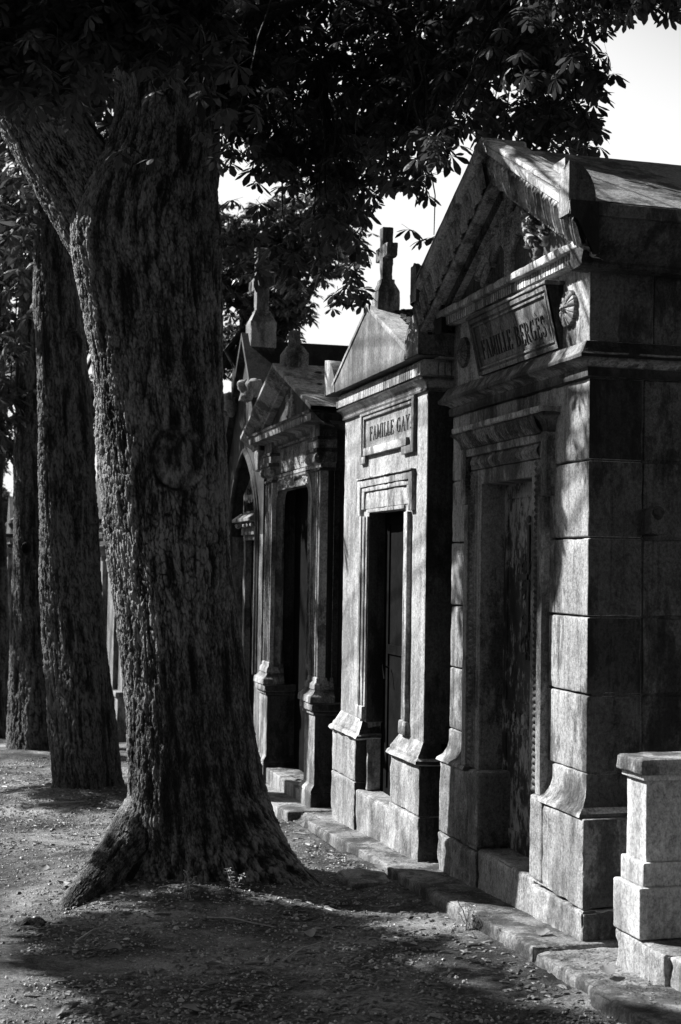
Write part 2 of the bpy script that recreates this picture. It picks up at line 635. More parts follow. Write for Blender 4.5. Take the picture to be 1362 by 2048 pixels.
def gz(x, y):                 # dirt lane
    x = np.asarray(x, float)
    y = np.asarray(y, float)
    z = -1.565-.0475*y
    far = np.clip((y-34)/60, 0, 1)
    z = z+far*far*3.0
    z = z+7.5*np.clip((-x-3.5)/9, 0, 1)**1.3+5.0*np.clip((-y-5)/9, 0, 1)**1.3      # unseen banks left and behind, added to block low sky light
    for tx, ty, r in TREES:
        d = np.hypot(x-tx, y-ty)
        z = z+.10*np.exp(-(d/.95)**2)
    z = z+.03*np.clip((x-2.2)/.45, 0, 1)
    P = np.stack([x, y, x*0], -1)
    near = np.clip(1-(y-14)/20, .15, 1)
    return z+(.035*fbm(P*.9, 3, 3)+.012*fbm(P*5, 5, 3))*near

# ------------------------------------------------------------------ ground and kerb
def make_ground():
    def axis(stops):
        out = []
        for a, b, h in stops:
            out += list(np.arange(a, b, h))
        return np.array(out+[stops[-1][1]])
    xs = axis([(-600, -60, 60), (-60, -15, 5), (-15, -2, .5), (-2, -.6, .12), (-.6, 3.0, .022), (3.0, 8, .5), (8, 60, 5), (60, 600, 60)])
    ys = axis([(-60, -5, 5), (-5, 3.5, .5), (3.5, 4.8, .1), (4.8, 11, .022), (11, 16, .05), (16, 26, .15), (26, 60, 1.5), (60, 900, 60)])
    X, Y = np.meshgrid(xs, ys, indexing='ij')
    Z = gz(X, Y)
    P = np.stack([X, Y, Z*0], -1)
    near = (np.abs(X-1.2) < 1.9)*np.clip((16-Y)/3, 0, 1)*(Y > 4)
    F1, F2, ID = worley(X*16+.6*fbm(P*7, 2, 2), Y*16, 3)
    crumb = np.clip(.35-F1, 0, 1)*(ID > .62)
    Z = Z+near*(.006*fbm(P*26, 8, 3)+.020*crumb)
    Z = np.where(X > 2.72, Z-.25, Z)
    V = np.stack([X, Y, Z], -1).reshape(-1, 3)
    o = fast_mesh('ground', V, grid_faces(len(xs), len(ys)), 'ground', smooth=True)
    o['kind'] = 'structure'
make_ground()

def make_kerb():
    mb = MB()
    ends = [3.2, 5.56, 6.30, 8.75, 11.45, 14.2, 17.0, 20.0, 24.0, 30.0, 38.0]
    for i in range(len(ends)-1):
        a, b = ends[i]+.008, ends[i+1]-.008
        n0 = mb.n
        dz = [.0, -.012, .004, -.006, .003, 0, 0, 0, 0, 0][i]
        xf = [2.60, 2.66, 2.66, 2.70, 2.66, 2.67, 2.66, 2.66, 2.66, 2.66][i]
        k = MB().rbox(xf, 3.5, a, b, -.22, 0, sp=.022 if i < 4 else .2, r=.014, amp=.009, chip=.028, seed=i+3, freq=16)
        V = np.concatenate(k.V)
        V[:, 2] += kz(V[:, 1])+dz
        if i == 3:      # a bite out of the edge
            d = np.hypot((V[:, 0]-xf)/.16, (V[:, 1]-11.25)/.22)
            V[:, 2] -= .11*np.clip(1-d, 0, 1)**.4*(V[:, 2] > kz(V[:, 1])-.1)
        mb.add(V, k.F)
    o = mb.build('kerb', 'kerb', smooth=50)
    o['kind'] = 'structure'
make_kerb()

# ------------------------------------------------------------------ carving helpers
def nrmv(a):
    a = np.array(a, float)
    return a/np.linalg.norm(a)

def stroke_field(u, v, strokes):
    """height of curved leaf strokes: each (points, width0, width1, height)"""
    h = np.zeros(u.shape)
    for pts, w0, w1, hh in strokes:
        pts = np.array(pts, float)
        n = len(pts)-1
        for i in range(n):
            a, b = pts[i], pts[i+1]
            ab = b-a
            L2 = ab@ab+1e-12
            t = np.clip(((u-a[0])*ab[0]+(v-a[1])*ab[1])/L2, 0, 1)
            d = np.hypot(u-a[0]-t*ab[0], v-a[1]-t*ab[1])
            ww = w0+(w1-w0)*(i+t)/n
            q = np.clip(1-(d/ww)**2, 0, 1)
            h = np.maximum(h, hh*np.sqrt(q)*(1-.45*np.exp(-(d/(ww*.25))**2)))
    return h

def arc(cx, cy, r, a0, a1, n=8, ry=None):
    ry = ry or r
    return [(cx+r*math.cos(RAD(a0+(a1-a0)*i/n)), cy+ry*math.sin(RAD(a0+(a1-a0)*i/n))) for i in range(n+1)]

GL = {
 'F': (.62, [((.14, 0), (.14, 1), .15), ((.02, 1), (.58, 1), .05), ((.58, 1), (.58, .8), .05), ((.14, .53), (.44, .53), .05), ((.44, .62), (.44, .44), .04), ((.0, 0), (.3, 0), .05)]),
 'A': (.78, [((.1, 0), (.38, 1), .06), ((.66, 0), (.38, 1), .14), ((.22, .35), (.56, .35), .05), ((0, 0), (.22, 0), .05), ((.52, 0), (.8, 0), .05)]),
 'M': (.95, [((.12, 0), (.16, 1), .06), ((.18, 1), (.46, .05), .13), ((.48, .05), (.78, 1), .05), ((.8, 1), (.82, 0), .14), ((0, 0), (.24, 0), .05), ((.68, 0), (.95, 0), .05), ((.04, 1), (.2, 1), .05), ((.76, 1), (.94, 1), .05)]),
 'I': (.34, [((.17, 0), (.17, 1), .15), ((.03, 0), (.31, 0), .05), ((.03, 1), (.31, 1), .05)]),
 'L': (.60, [((.15, 0), (.15, 1), .15), ((.02, 1), (.3, 1), .05), ((.02, 0), (.56, 0), .05), ((.56, 0), (.58, .22), .05)]),
 'E': (.63, [((.15, 0), (.15, 1), .15), ((.02, 1), (.56, 1), .05), ((.56, 1), (.57, .8), .05), ((.15, .52), (.42, .52), .05), ((.42, .62), (.42, .42), .04), ((.02, 0), (.58, 0), .05), ((.58, 0), (.6, .22), .05)]),
 'G': (.80, [(p, q, .05+.10*abs(math.cos(RAD(a)))) for p, q, a in [(arc(.4, .5, .33, 50+i*26, 76+i*26, 1, .5)[0], arc(.4, .5, .33, 50+i*26, 76+i*26, 1, .5)[1], 63+i*26) for i in range(10)]]+[((.64, .05), (.64, .42), .13), ((.5, .42), (.76, .42), .05), ((.62, 1), (.62, .74), .04)]),
 'B': (.70, [((.15, 0), (.15, 1), .15), ((.02, 1), (.4, 1), .05), ((.02, 0), (.42, 0), .05), ((.15, .52), (.4, .52), .05)]+[(arc(.36, .76, .22, 90-i*45, 45-i*45, 1, .24)[0], arc(.36, .76, .22, 90-i*45, 45-i*45, 1, .24)[1], .05 if i in (0, 3) else .13) for i in range(4)]+[(arc(.38, .26, .24, 90-i*45, 45-i*45, 1, .26)[0], arc(.38, .26, .24, 90-i*45, 45-i*45, 1, .26)[1], .05 if i in (0, 3) else .13) for i in range(4)]),
 'R': (.76, [((.15, 0), (.15, 1), .15), ((.02, 1), (.4, 1), .05), ((.02, 0), (.3, 0), .05), ((.15, .5), (.4, .5), .05), ((.38, .5), (.66, .0), .14), ((.58, 0), (.78, 0), .05)]+[(arc(.36, .75, .22, 90-i*45, 45-i*45, 1, .25)[0], arc(.36, .75, .22, 90-i*45, 45-i*45, 1, .25)[1], .05 if i in (0, 3) else .13) for i in range(4)]),
 'S': (.62, [(arc(.31, .75, .2, 35+i*47, 82+i*47, 1, .25)[0], arc(.31, .75, .2, 35+i*47, 82+i*47, 1, .25)[1], [.05, .06, .12, .12][i]) for i in range(4)]+[((.17, .6), (.45, .4), .16)]+[(arc(.31, .25, .2, 35-i*47, -12-i*47, 1, .25)[0], arc(.31, .25, .2, 35-i*47, -12-i*47, 1, .25)[1], [.12, .12, .06, .05][i]) for i in range(4)]+[((.49, 1), (.49, .78), .04), ((.12, 0), (.12, .24), .04)]),
 'Y': (.76, [((.12, 1), (.39, .45), .14), ((.66, 1), (.39, .45), .05), ((.39, 0), (.39, .48), .14), ((.25, 0), (.53, 0), .05), ((0, 1), (.26, 1), .05), ((.52, 1), (.78, 1), .05)]),
 '.': (.26, [((.1, .0), (.1, .10), .12)]),
 ' ': (.42, []),
}
GL['È'] = (.63, GL['E'][1]+[((.18, 1.27), (.38, 1.12), .07)])

def letters(mb, txt, O, U, V, N, width, height, depth=.004):
    O, U, V, N = [np.array(a, float) for a in (O, U, V, N)]
    tot = sum(GL[c][0]+.12 for c in txt)-.12
    k = width/tot
    x = 0
    q = 0
    for c in txt:
        wd, st = GL[c]
        for (a, b, t) in st:
            a = np.array([(a[0]+x)*k, a[1]*height])
            b = np.array([(b[0]+x)*k, b[1]*height])
            d = b-a
            L = np.linalg.norm(d)
            horiz = abs(d[0]) > abs(d[1])
            tw = t*(height*.62 if horiz else k)*.47
            nn2 = np.array([0, 1.]) if horiz else np.array([1., 0])
            cs = [a-nn2*tw, a+nn2*tw, b+nn2*tw, b-nn2*tw]
            q += 1
            dd = depth+.00025*(q % 7)
            P = [O+U*p[0]+V*p[1]+N*dd for p in cs]+[O+U*p[0]+V*p[1]-N*.004 for p in cs]
            mb.add(P, [(0, 1, 2, 3), (7, 6, 5, 4), (0, 4, 5, 1), (1, 5, 6, 2), (2, 6, 7, 3), (3, 7, 4, 0)])
        x += wd+.12

def words(txt, O, U, V, N, width, height, depth, mat, parent, root):
    tot = sum(GL[c][0]+.12 for c in txt)-.12
    k = width/tot
    x = 0
    for wd in txt.split(' '):
        adv = sum(GL[c][0]+.12 for c in wd)-.12
        mb = MB()
        letters(mb, wd, np.array(O, float)+np.array(U, float)*x*k, U, V, N, adv*k, height, depth)
        mb.build('lettering', mat, parent, root=root, smooth=0)
        x += adv+.24+GL[' '][0]

# ------------------------------------------------------------------ tomb with the big carved pediment
def tomb_berges():
    yR, yL, yc = 6.465, 8.48, 7.4725
    R = thing('mausoleum', 'nearest and largest tomb with carved pediment, FAMILLE BERGÈS plaque and peeling metal door', 'tomb', (4.5, yc, -1.82), 'family tombs in the row')
    zc = [-.985, -.600, -.215, .176, .561, .975]
    front = MB()
    side = MB()
    for i in range(5):
        a, b = zc[i]+.004, zc[i+1]-.004
        wrap = 3.292 if i not in (3,) else 3.9
        front.rbox(3.0, wrap if i != 3 else 3.292, yR, 7.10, a, b, sp=.045, r=.009, amp=.0025, chip=.012, seed=i+20)
        front.rbox(3.0, 3.5, 7.96, yL, a, b, sp=.05, r=.009, amp=.0025, chip=.012, seed=i+40)
        xs = [3.298, 4.05, 4.8, 5.6, 6.3] if i % 2 == 0 else [3.298, 3.75, 4.5, 5.3, 6.3]
        if i == 1:
            xs = [3.298, 4.2, 5.1, 6.3]
        if i == 3:
            xs = [3.294, 4.4, 5.4, 6.3]
        for j in range(len(xs)-1):
            side.rbox(xs[j]+.003, xs[j+1]-.003, yR+.002, yR+.3, a, b, sp=.07, r=.009, amp=.003, chip=.012, seed=i*7+j)
            side.rbox(xs[j]+.003, xs[j+1]-.003, yL-.3, yL-.002, a, b, sp=.2, r=.009, amp=.003, chip=.012, seed=i*7+j+3)
    front.rbox(3.0, 3.3, 7.10, 7.97, .56, .97, sp=.06, amp=.002, seed=9)
    front.rbox(3.01, 3.5, 7.97, yL-.004, .54, .98, sp=.06, amp=.002, seed=19)
    # flaring course above the plinth
    fl = [(-.02, -.98), (0, -.99), (0, -1.06), (.008, -1.10), (.03, -1.145), (.06, -1.17), (.066, -1.185), (.0, -1.195)]
    front.sweep(fl, 3.0, yR, 6.87, 3.30, seed=3)
    front.sweep(fl, 3.0, 8.11, yL, 3.30, seed=4)
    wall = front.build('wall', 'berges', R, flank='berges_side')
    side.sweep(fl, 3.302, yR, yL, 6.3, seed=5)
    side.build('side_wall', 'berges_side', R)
    core = MB()
    core.box(3.03, 6.25, yR+.012, 7.09, -1.1, 1.0)
    core.box(3.03, 6.25, 7.975, yL-.012, -1.1, 1.0)
    core.box(3.30, 6.25, 7.0, 8.0, -1.7, 1.0)
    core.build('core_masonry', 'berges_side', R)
    # plinth
    for y0, y1, s, ya, yb in ((6.375, 7.0, 1, 6.86, 7.03), (7.83, 8.50, 2, 7.80, 7.97)):
        pl = MB()
        pl.rbox(2.936, 3.3, ya, yb, -1.6, -1.165, sp=.03, r=.02, amp=.003, chip=.02, seed=70)     # worn shoulder under the door frame
        pl.rbox(2.945, 3.7, y0, y1, -1.625, -1.19, sp=.03, r=.012, amp=.003, chip=.022, seed=50+s)
        pl.rbox(2.940, 3.7, y0-.004, y1+.004, -2.0, -1.632, sp=.022, r=.014, amp=.012, chip=.035, seed=60+s, freq=24)
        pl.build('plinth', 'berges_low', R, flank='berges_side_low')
    sd = MB()
    sd.rbox(3.705, 6.3, 6.377, 8.49, -1.62, -1.19, sp=.12, r=.012, amp=.003, seed=52)
    sd.rbox(3.705, 6.3, 6.372, 8.494, -2.0, -1.626, sp=.12, r=.012, amp=.008, seed=53)
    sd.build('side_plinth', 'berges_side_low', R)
    MB().rbox(2.952, 3.4, 7.0, 7.83, -2.05, -1.605, sp=.025, r=.02, amp=.008, chip=.03, seed=77, freq=20).build('doorstep', 'berges_low', R)
    # door frame with ears
    fr = MB()
    def jamb(ya, yb, x, z0, z1):
        fr.rbox(x, 3.2, min(ya, yb), max(ya, yb), z0, z1, sp=.08, r=.004, amp=.001, chip=.004, seed=5)
    for s in (1, -1):
        c = 7.535
        o1, o2, o3 = .585, .49, .382
        jamb(c+s*.382, c+s*.455, 2.985, -1.165, .60)
        jamb(c+s*.535, c+s*.60, 2.955, -1.165, .40)
        jamb(c+s*.455, c+s*.535, 2.975, -1.165, .60)
        jamb(c+s*.575, c+s*.655, 2.953, .402, .74)
    fr.rbox(2.983, 3.2, 7.08, 7.99, .515, .605, sp=.08, r=.004, amp=.001, seed=6)
    fr.rbox(2.974, 3.2, 7.0, 8.07, .608, .69, sp=.08, r=.004, amp=.001, seed=7)
    fr.rbox(2.954, 3.2, 6.962, 8.108, .69, .735, sp=.08, r=.004, amp=.001, seed=8)
    # rows of eggs and beads
    def egg(p):
        return lambda u, v: -.003+.024*np.abs(np.sin(np.pi*u/p))**.7*np.clip(np.sin(np.pi*v/.072), 0, 1)+.006*np.abs(np.cos(np.pi*u/p))**9
    fr.relief(egg(.042), (2.974, 8.05, .612), (0, -1, 0), (0, 0, 1), (-1, 0, 0), 1.03, .072, 420, 12)
    fr.relief(egg(.036), (2.974, 7.535+.458, .60), (0, 0, -1), (0, -1*-1, 0), (-1, 0, 0), 1.76, .072, 620, 12)
    fr.relief(egg(.036), (2.974, 7.535-.532, .60), (0, 0, -1), (0, 1, 0), (-1, 0, 0), 1.76, .072, 620, 12)
    frame = fr.build('door_frame', 'berges_frame', R)
    hd = MB()
    cy = [(-.02, .735), (.045, .735), (.05, .76), (.062, .79), (.085, .815), (.10, .825), (.10, .835)]
    hd.sweep(cy, 3.0, 6.92, 8.15, 3.1, seed=8)
    def leafrow(u, v):
        ph = u/.06
        f = np.abs(np.sin(np.pi*ph))**.6
        return .004+.012*f*np.clip(np.sin(np.pi*np.clip(v/.1, 0, 1)), 0, 1)+.003*np.sin(ph*np.pi*8)*f+.003*fbm(np.stack([u*60, v*60, u*0], -1), 3, 2)
    hd.relief(leafrow, (2.955, 8.13, .742), (0, -1, 0), nrmv((-.05, 0, .085)), nrmv((-.085, 0, -.05)), 1.19, .098, 420, 14)
    hd.build('cornice_moulding', 'berges_frame', R)
    MB().rbox(2.885, 3.1, 6.80, 8.185, .832, .866, sp=.05, r=.008, amp=.002, chip=.012, seed=81).build('door_hood', 'berges_orn', R)
    # recessed door
    d = MB()
    d.box(3.14, 3.19, 7.10, 7.97, -1.62, .53)
    d.box(3.132, 3.14, 7.86, 7.93, -1.60, .50)
    d.box(3.132, 3.14, 7.14, 7.21, -1.60, .50)
    for z0, z1 in ((-1.60, -1.49), (-.93, -.89), (-.79, -.75), (.43, .50)):
        d.box(3.131, 3.141, 7.21, 7.86, z0, z1)
    for k in range(9):
        d.blob((3.135, 7.25+k*.07, -.84), .028, k, (.4, 1, 1.2), 8)
    door = d.build('door', 'door', R, bevel=.003)
    c = MB()
    yc2 = 7.535
    c.box(3.126, 3.134, yc2-.014, yc2+.014, -.33, .27)
    c.box(3.126, 3.134, yc2-.13, yc2+.13, -.045, -.012)
    for (yy, zz) in ((0, .30), (.15, -.028), (-.15, -.028)):
        c.blob((3.130, yc2+yy, zz), .024, 3, (.3, 1, 1), 8, .1)
    def curl(cy0, cz0, r, a0, a1, t=.005):
        c.tube([(3.130, cy0+p[0], cz0+p[1]) for p in arc(0, 0, r, a0, a1, 14)], t, 5)
    for s in (1, -1):
        for t in (1, -1):
            curl(yc2+s*.055, -.028+t*.055, .035, 0, 340)
            curl(yc2+s*.06, -.028+t*.11, .02, 0, 300, .004)
        curl(yc2+s*.045, -.42, .05, 90-s*90, 90-s*90+s*300, .006)
        curl(yc2+s*.05, -.27, .03, 0, 330, .004)
        c.tube([(3.13, yc2+s*.005, -.33), (3.13, yc2+s*.04, -.40), (3.13, yc2+s*.02, -.5)], .006, 5)
    c.build('iron_cross', 'iron', R)
    MB().box(3.145, 3.16, 7.0, 8.0, .5, .53).build('soffit', 'berges_side', R)
    # string course, frieze
    sc = MB()
    prof = [(-.03, .968), (.02, .975), (.022, 1.02), (.008, 1.026), (.03, 1.045), (.07, 1.055), (.078, 1.062), (.078, 1.078), (.066, 1.09), (.028, 1.148), (-.02, 1.158)]
    sc.sweep(prof, 3.0, yR, yL, 6.3, seed=11, amp=.004)
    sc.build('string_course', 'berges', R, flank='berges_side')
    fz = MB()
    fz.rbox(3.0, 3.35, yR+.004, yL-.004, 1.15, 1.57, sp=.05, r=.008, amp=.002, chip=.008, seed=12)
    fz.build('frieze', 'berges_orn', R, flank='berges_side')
    sf = MB()
    sf.rbox(3.352, 6.3, yR+.006, yL-.006, 1.15, 1.57, sp=.12, r=.01, amp=.003, seed=13)
    sf.build('side_frieze', 'berges_side', R)
    # leaning name plaque
    q = MB()
    q.prism_y([(2.985, 1.165), (2.91, 1.49), (3.01, 1.50), (3.01, 1.165)], 6.79, 7.95)
    Vv = nrmv((-.075, 0, .325))
    Nn = nrmv((-.325, 0, -.075))
    def pf(u, v):
        e = np.minimum(np.minimum(u, 1.16-u), np.minimum(v, .333-v))
        return np.where(e < .022, .014, np.where(e < .034, .004, np.where(e < .05, .011, .002)))+.0015*fbm(np.stack([u*20, v*20, u*0], -1), 2, 3)
    q.relief(pf, (2.985, 7.95, 1.165), (0, -1, 0), Vv, Nn, 1.16, .333, 240, 80)
    q.rbox(2.886, 3.0, 6.77, 7.97, 1.49, 1.512, sp=.06, r=.006, amp=.001, seed=3)
    plq = q.build('name_plaque', 'berges_frame', R)
    words('FAMILLE BERGÈS', np.array((2.985, 7.84, 1.165))+Vv*.085, (0, -1, 0), Vv, Nn, .93, .108, .007, 'letter_grey', plq, R)
    # rosettes
    for yy in (6.70, 8.27):
        r = MB()
        def rf(u, v):
            x = u-.1
            y = v-.1
            rr = np.hypot(x, y)
            th = np.arctan2(y, x)
            pet = np.abs(np.sin(th*4))**.5
            edge = .083+.012*pet
            h = .030-.02*(rr/.09)**2+.016*pet*np.clip(rr/.05, 0, 1)-.006*np.exp(-((np.abs(np.sin(th*4+math.pi/2)))/.12)**2)
            h = h+.03*np.exp(-(rr/.018)**2)
            return np.where(rr < edge, h, -.012)
        r.relief(rf, (3.0, yy+.1, 1.352-.1), (0, -1, 0), (0, 0, 1), (-1, 0, 0), .2, .2, 70, 70)
        r.build('rosette', 'berges_frame', R)
    # cornice under the pediment
    cn = MB()
    cn.rbox(2.955, 3.4, yR-.03, yL+.03, 1.545, 1.60, sp=.08, r=.005, amp=.001, seed=15)
    cn.rbox(2.90, 3.4, yR-.07, yL+.07, 1.60, 1.648, sp=.05, r=.01, amp=.002, chip=.015, seed=16)
    n = 62
    for i in range(n):
        y0 = yR-.03+i*(yL-yR+.06)/n
        cn.box(2.932, 2.96, y0+.004, y0+(yL-yR+.06)/n-.004, 1.548, 1.598)
    cn.build('cornice', 'berges_orn', R, flank='berges_side')
    # eaves cornice down both flanks
    half = [(-.03, 1.50), (.09, 1.505), (.105, 1.515), (.10, 1.53), (.12, 1.57), (.165, 1.62), (.205, 1.68), (.225, 1.715), (.24, 1.72), (.24, 1.78), (.20, 1.80), (-.03, 1.90)]
    for s, y0 in ((-1, yR), (1, yL)):
        ev = MB()
        rows = []
        xs = np.concatenate([[2.905], np.arange(2.94, 6.3, .06)])
        for p, z in half:
            rows.append([(x, y0+s*p, z) for x in xs])
        P = np.array(rows)
        P = P+.004*np.stack([fbm(P*6+i*31, i, 4) for i in range(3)], -1)
        ev.grid(P, flip=s < 0)
        k = [(y0+s*p, z) for p, z in half]
        ev.prism_x(k, 2.904, 2.95)
        ya, yb = sorted((y0+s*.243, y0+s*.225))
        ev.prism_y([(2.93, 1.53), (2.905, 1.53), (2.89, 1.56), (2.82, 1.69), (2.782, 1.715), (2.782, 1.785), (2.93, 1.785)], ya, yb)
        ev.build('eaves_cornice', 'berges_side', R)
    # raking cornices
    A = (yc, 2.425)
    rk = MB()
    prof = [(0, -.05), (-.004, .20), (.0, .222), (.045, .218), (.052, .20), (.06, .19), (.060, .17), (.062, .155), (.10, .145), (.16, .135), (.205, .125), (.210, .148), (.228, .146), (.230, .12), (.238, .115), (.240, .062), (.29, .058), (.295, .012), (.31, -.02)]
    for B, s in (((6.225, 1.775), 1), ((8.72, 1.775), -1)):
        rk.rake(prof, A, B, 3.0, s, zmin=1.535)
        L = math.hypot(B[0]-A[0], B[1]-A[1])
        t = np.array([0, (B[0]-A[0])/L, (B[1]-A[1])/L])
        nd = int(L/.036)
        for i in range(nd):          # dentils
            d0 = .04+(L-.12)*i/nd
            c0 = np.array([2.943, A[0], A[1]])+t*d0-np.array([0, 0, .241])
            w2 = (L-.12)/nd-.009
            if c0[2]-.045 < 1.645:
                continue
            P = [c0, c0+t*w2, c0+t*w2-np.array([0, 0, .045]), c0-np.array([0, 0, .045])]
            Q = [p+np.array([-.022, 0, 0]) for p in P]
            rk.add(P+Q, [(0, 1, 2, 3), (7, 6, 5, 4), (0, 4, 5, 1), (1, 5, 6, 2), (2, 6, 7, 3), (3, 7, 4, 0)])
        def ac(u, v):
            ph = (u+.03*np.sin(v*14))/.128
            f = ph-np.floor(ph)
            body = np.abs(np.sin(np.pi*f))**.55
            ribs = np.sin(f*np.pi*7)
            env = np.clip(np.sin(np.pi*np.clip(v/.225, 0.02, 1))*3, 0, 1)**.6
            return -.016+.034*body*env+.007*ribs*env*body+.002*fbm(np.stack([u*30, v*14, u*0], -1), 4, 3)
        Vd = nrmv((.05, 0, -.20))
        Nd = nrmv((-.20, 0, -.05))
        rk.relief(ac, np.array([2.808, A[0], A[1]-.058])+t*.05, t, Vd, Nd, L-.05, .165, 540, 26, clip=1.56)
    rk.build('raking_cornice', 'berges_orn', R)
    ty = MB()
    ty.prism_x([(6.5, 1.62), (8.44, 1.62), (yc, 2.20)], 2.985, 3.3)
    st = []
    for s in (1, -1):
        for k, (dx, dz, cu) in enumerate([(.13, .36, .1), (.24, .33, .16), (.33, .25, .2), (.42, .20, .2), (.50, .12, .2), (.40, .06, .1), (.27, .16, .1)]):
            b = (.71, .02+.05*k)
            m = (.71+s*dx*.35, b[1]+dz*.75)
            e = (.71+s*dx, .02+dz*.95)
            pts = [((1-t)**2*b[0]+2*t*(1-t)*m[0]+t*t*e[0], (1-t)**2*b[1]+2*t*(1-t)*m[1]+t*t*e[1]) for t in np.linspace(0, 1, 8)]
            st.append((pts, .012, .034, .034))
            st.append((arc(e[0]-s*.012, e[1]-.022, .026, 90, 90-s*230, 6), .014, .006, .038))
    st.append(([(.71, 0), (.71, .34)], .045, .03, .04))
    st.append(([(.71, .34), (.71, .44)], .03, .05, .045))
    def tf(u, v):
        h = stroke_field(u, v, st)
        tri = np.minimum((.71-np.abs(u-.71))*.71-v, v)
        sc2 = .006*np.abs(np.sin(u*160))*np.abs(np.sin(v*130))*(np.abs(u-.71) < .045)
        h = (h+sc2)*(tri > 0)-.006*(h <= 0)
        return h
    ty.relief(tf, (2.983, yc+.71, 1.655), (0, -1, 0), (0, 0, 1), (-1, 0, 0), 1.42, .50, 330, 130)
    ty.build('tympanum', 'berges_orn', R)
    # roof
    rf = MB()
    for s in (1, -1):
        rows = []
        ys = np.linspace(0, 1, 18)
        xs = np.arange(2.86, 6.3, .07)
        for k in ys:
            rows.append([(x, yc-s*1.235*k, 2.40-.612*k) for x in xs])
        P = np.array(rows)
        P[..., 2] += .010*fbm(P*2.2, 5, 4)+.012*np.clip(fbm(P*7, 8, 3), 0, 1)*np.exp(-((P[..., 0]-3.0)/.12)**2)
        rf.grid(P, flip=s < 0)
    rf.prism_x([(6.25, 1.77), (8.70, 1.77), (yc, 2.37)], 3.05, 6.29)
    rf.rbox(2.79, 3.05, yc-.05, yc+.05, 2.38, 2.44, sp=.03, r=.02, amp=.004, seed=8)
    rf.build('roof', 'roof', R)
    cp = MB()
    for s in (1, -1):
        t0, t1 = (yc, 2.436), (yc-s*1.19, 1.84)
        rows = []
        for (dx, dz) in ((0, 0), (0, .012), (.012, .022), (.10, .024), (.13, .018), (.14, -.01)):
            rows.append([(2.779+dx, t0[0]+(t1[0]-t0[0])*k, t0[1]+(t1[1]-t0[1])*k+dz-.012) for k in np.linspace(0, 1, 30)])
        P = np.array(rows)
        P = P+.003*np.stack([fbm(P*9+i*31, i, 3) for i in range(3)], -1)
        cp.grid(P, flip=s > 0)
    cp.build('coping', 'berges_orn', R)
    # broken corner acroteria
    for s, y0 in ((-1, 6.235), (1, 8.71)):
        a = MB()
        nx, ny = 22, 22
        u, v = np.meshgrid(np.linspace(0, 1, nx), np.linspace(0, 1, ny), indexing='ij')
        X = 2.778+.14*u
        Y = y0-s*.12*v
        H = .195*np.clip(1-v**8*.5, 0, 1)*np.sqrt(np.clip(1-(u*.97)**2.2, 0, 1))
        H = H*(1-.30*np.clip(fbm(np.stack([X*14, Y*14, X*0], -1), 21, 3)+.25, 0, 1))
        top = np.stack([X, Y, 1.77+H+.01], -1)
        low = top.copy()
        low[..., 2] = 1.72
        a.grid(top, flip=s > 0)
        for sl in (np.s_[0, :], np.s_[-1, :], np.s_[:, 0], np.s_[:, -1]):
            a.grid(np.stack([top[sl], low[sl]], 0))
        a.build('acroterion', 'berges_orn', R, flank='berges_side')
    br = MB()
    br.tube([(3.325, 6.50, .27), (3.325, 6.37, .30), (3.325, 6.35, .31)], [.03, .034, .03], 10)
    br.rbox(3.285, 3.365, 6.36, 6.48, .19, .325, sp=.02, r=.014, amp=.008, chip=.03, seed=5)
    br.build('broken_bracket', 'berges_side', R)
    return R
tomb_berges()

# ------------------------------------------------------------------ crosses
def cross_part(R, name, x, y, z0, ped_w, ped_h, sh_w, z1, arm_z, arm_w, mat, arm_h=.12, seed=0, trefoil=False):
    p = MB()
    p.rbox(x-ped_w/2, x+ped_w/2, y-ped_w/2, y+ped_w/2, z0-.1, z0+ped_h*.56, sp=.03, r=.012, amp=.005, chip=.02, seed=seed+1)
    # sloping shoulders
    for i, (a, b) in enumerate(((.95, .62),)):
        za = z0+ped_h*(.56+.22*i)-.003
        q = []
        for ww, zz in ((a, za), (b, za+ped_h*.30)):
            h = ped_w*ww/2
            q += [(x-h, y-h, zz), (x+h, y-h, zz), (x+h, y+h, zz), (x-h, y+h, zz)]
        p.add(q, [(0, 1, 5, 4), (1, 2, 6, 5), (2, 3, 7, 6), (3, 0, 4, 7), (4, 5, 6, 7)])
    b = p.build(name+'_base', mat, R, bevel=.006)
    c = MB()
    zt = z0+ped_h*.84
    c.rbox(x-sh_w/2, x+sh_w/2, y-sh_w/2, y+sh_w/2, zt, z1, sp=.02, r=.008, amp=.004, chip=.012, seed=seed+2)
    c.rbox(x-sh_w/2+.002, x+sh_w/2+.002, y-arm_w/2, y+arm_w/2, arm_z-arm_h/2, arm_z+arm_h/2, sp=.02, r=.008, amp=.004, chip=.012, seed=seed+3)
    c.rbox(x-sh_w*.62, x+sh_w*.62, y-sh_w*.62, y+sh_w*.62, zt-.002, zt+.03, sp=.03, r=.006, amp=.002, seed=seed+6)
    if trefoil:
        for yy, zz in ((-arm_w/2, arm_z), (arm_w/2, arm_z), (0, z1)):
            c.rbox(x-sh_w*.6, x+sh_w*.6, y+yy-.05, y+yy+.05, zz-.085, zz+.06, sp=.02, r=.02, amp=.008, chip=.02, seed=seed+4)
    c.build(name, mat, R)

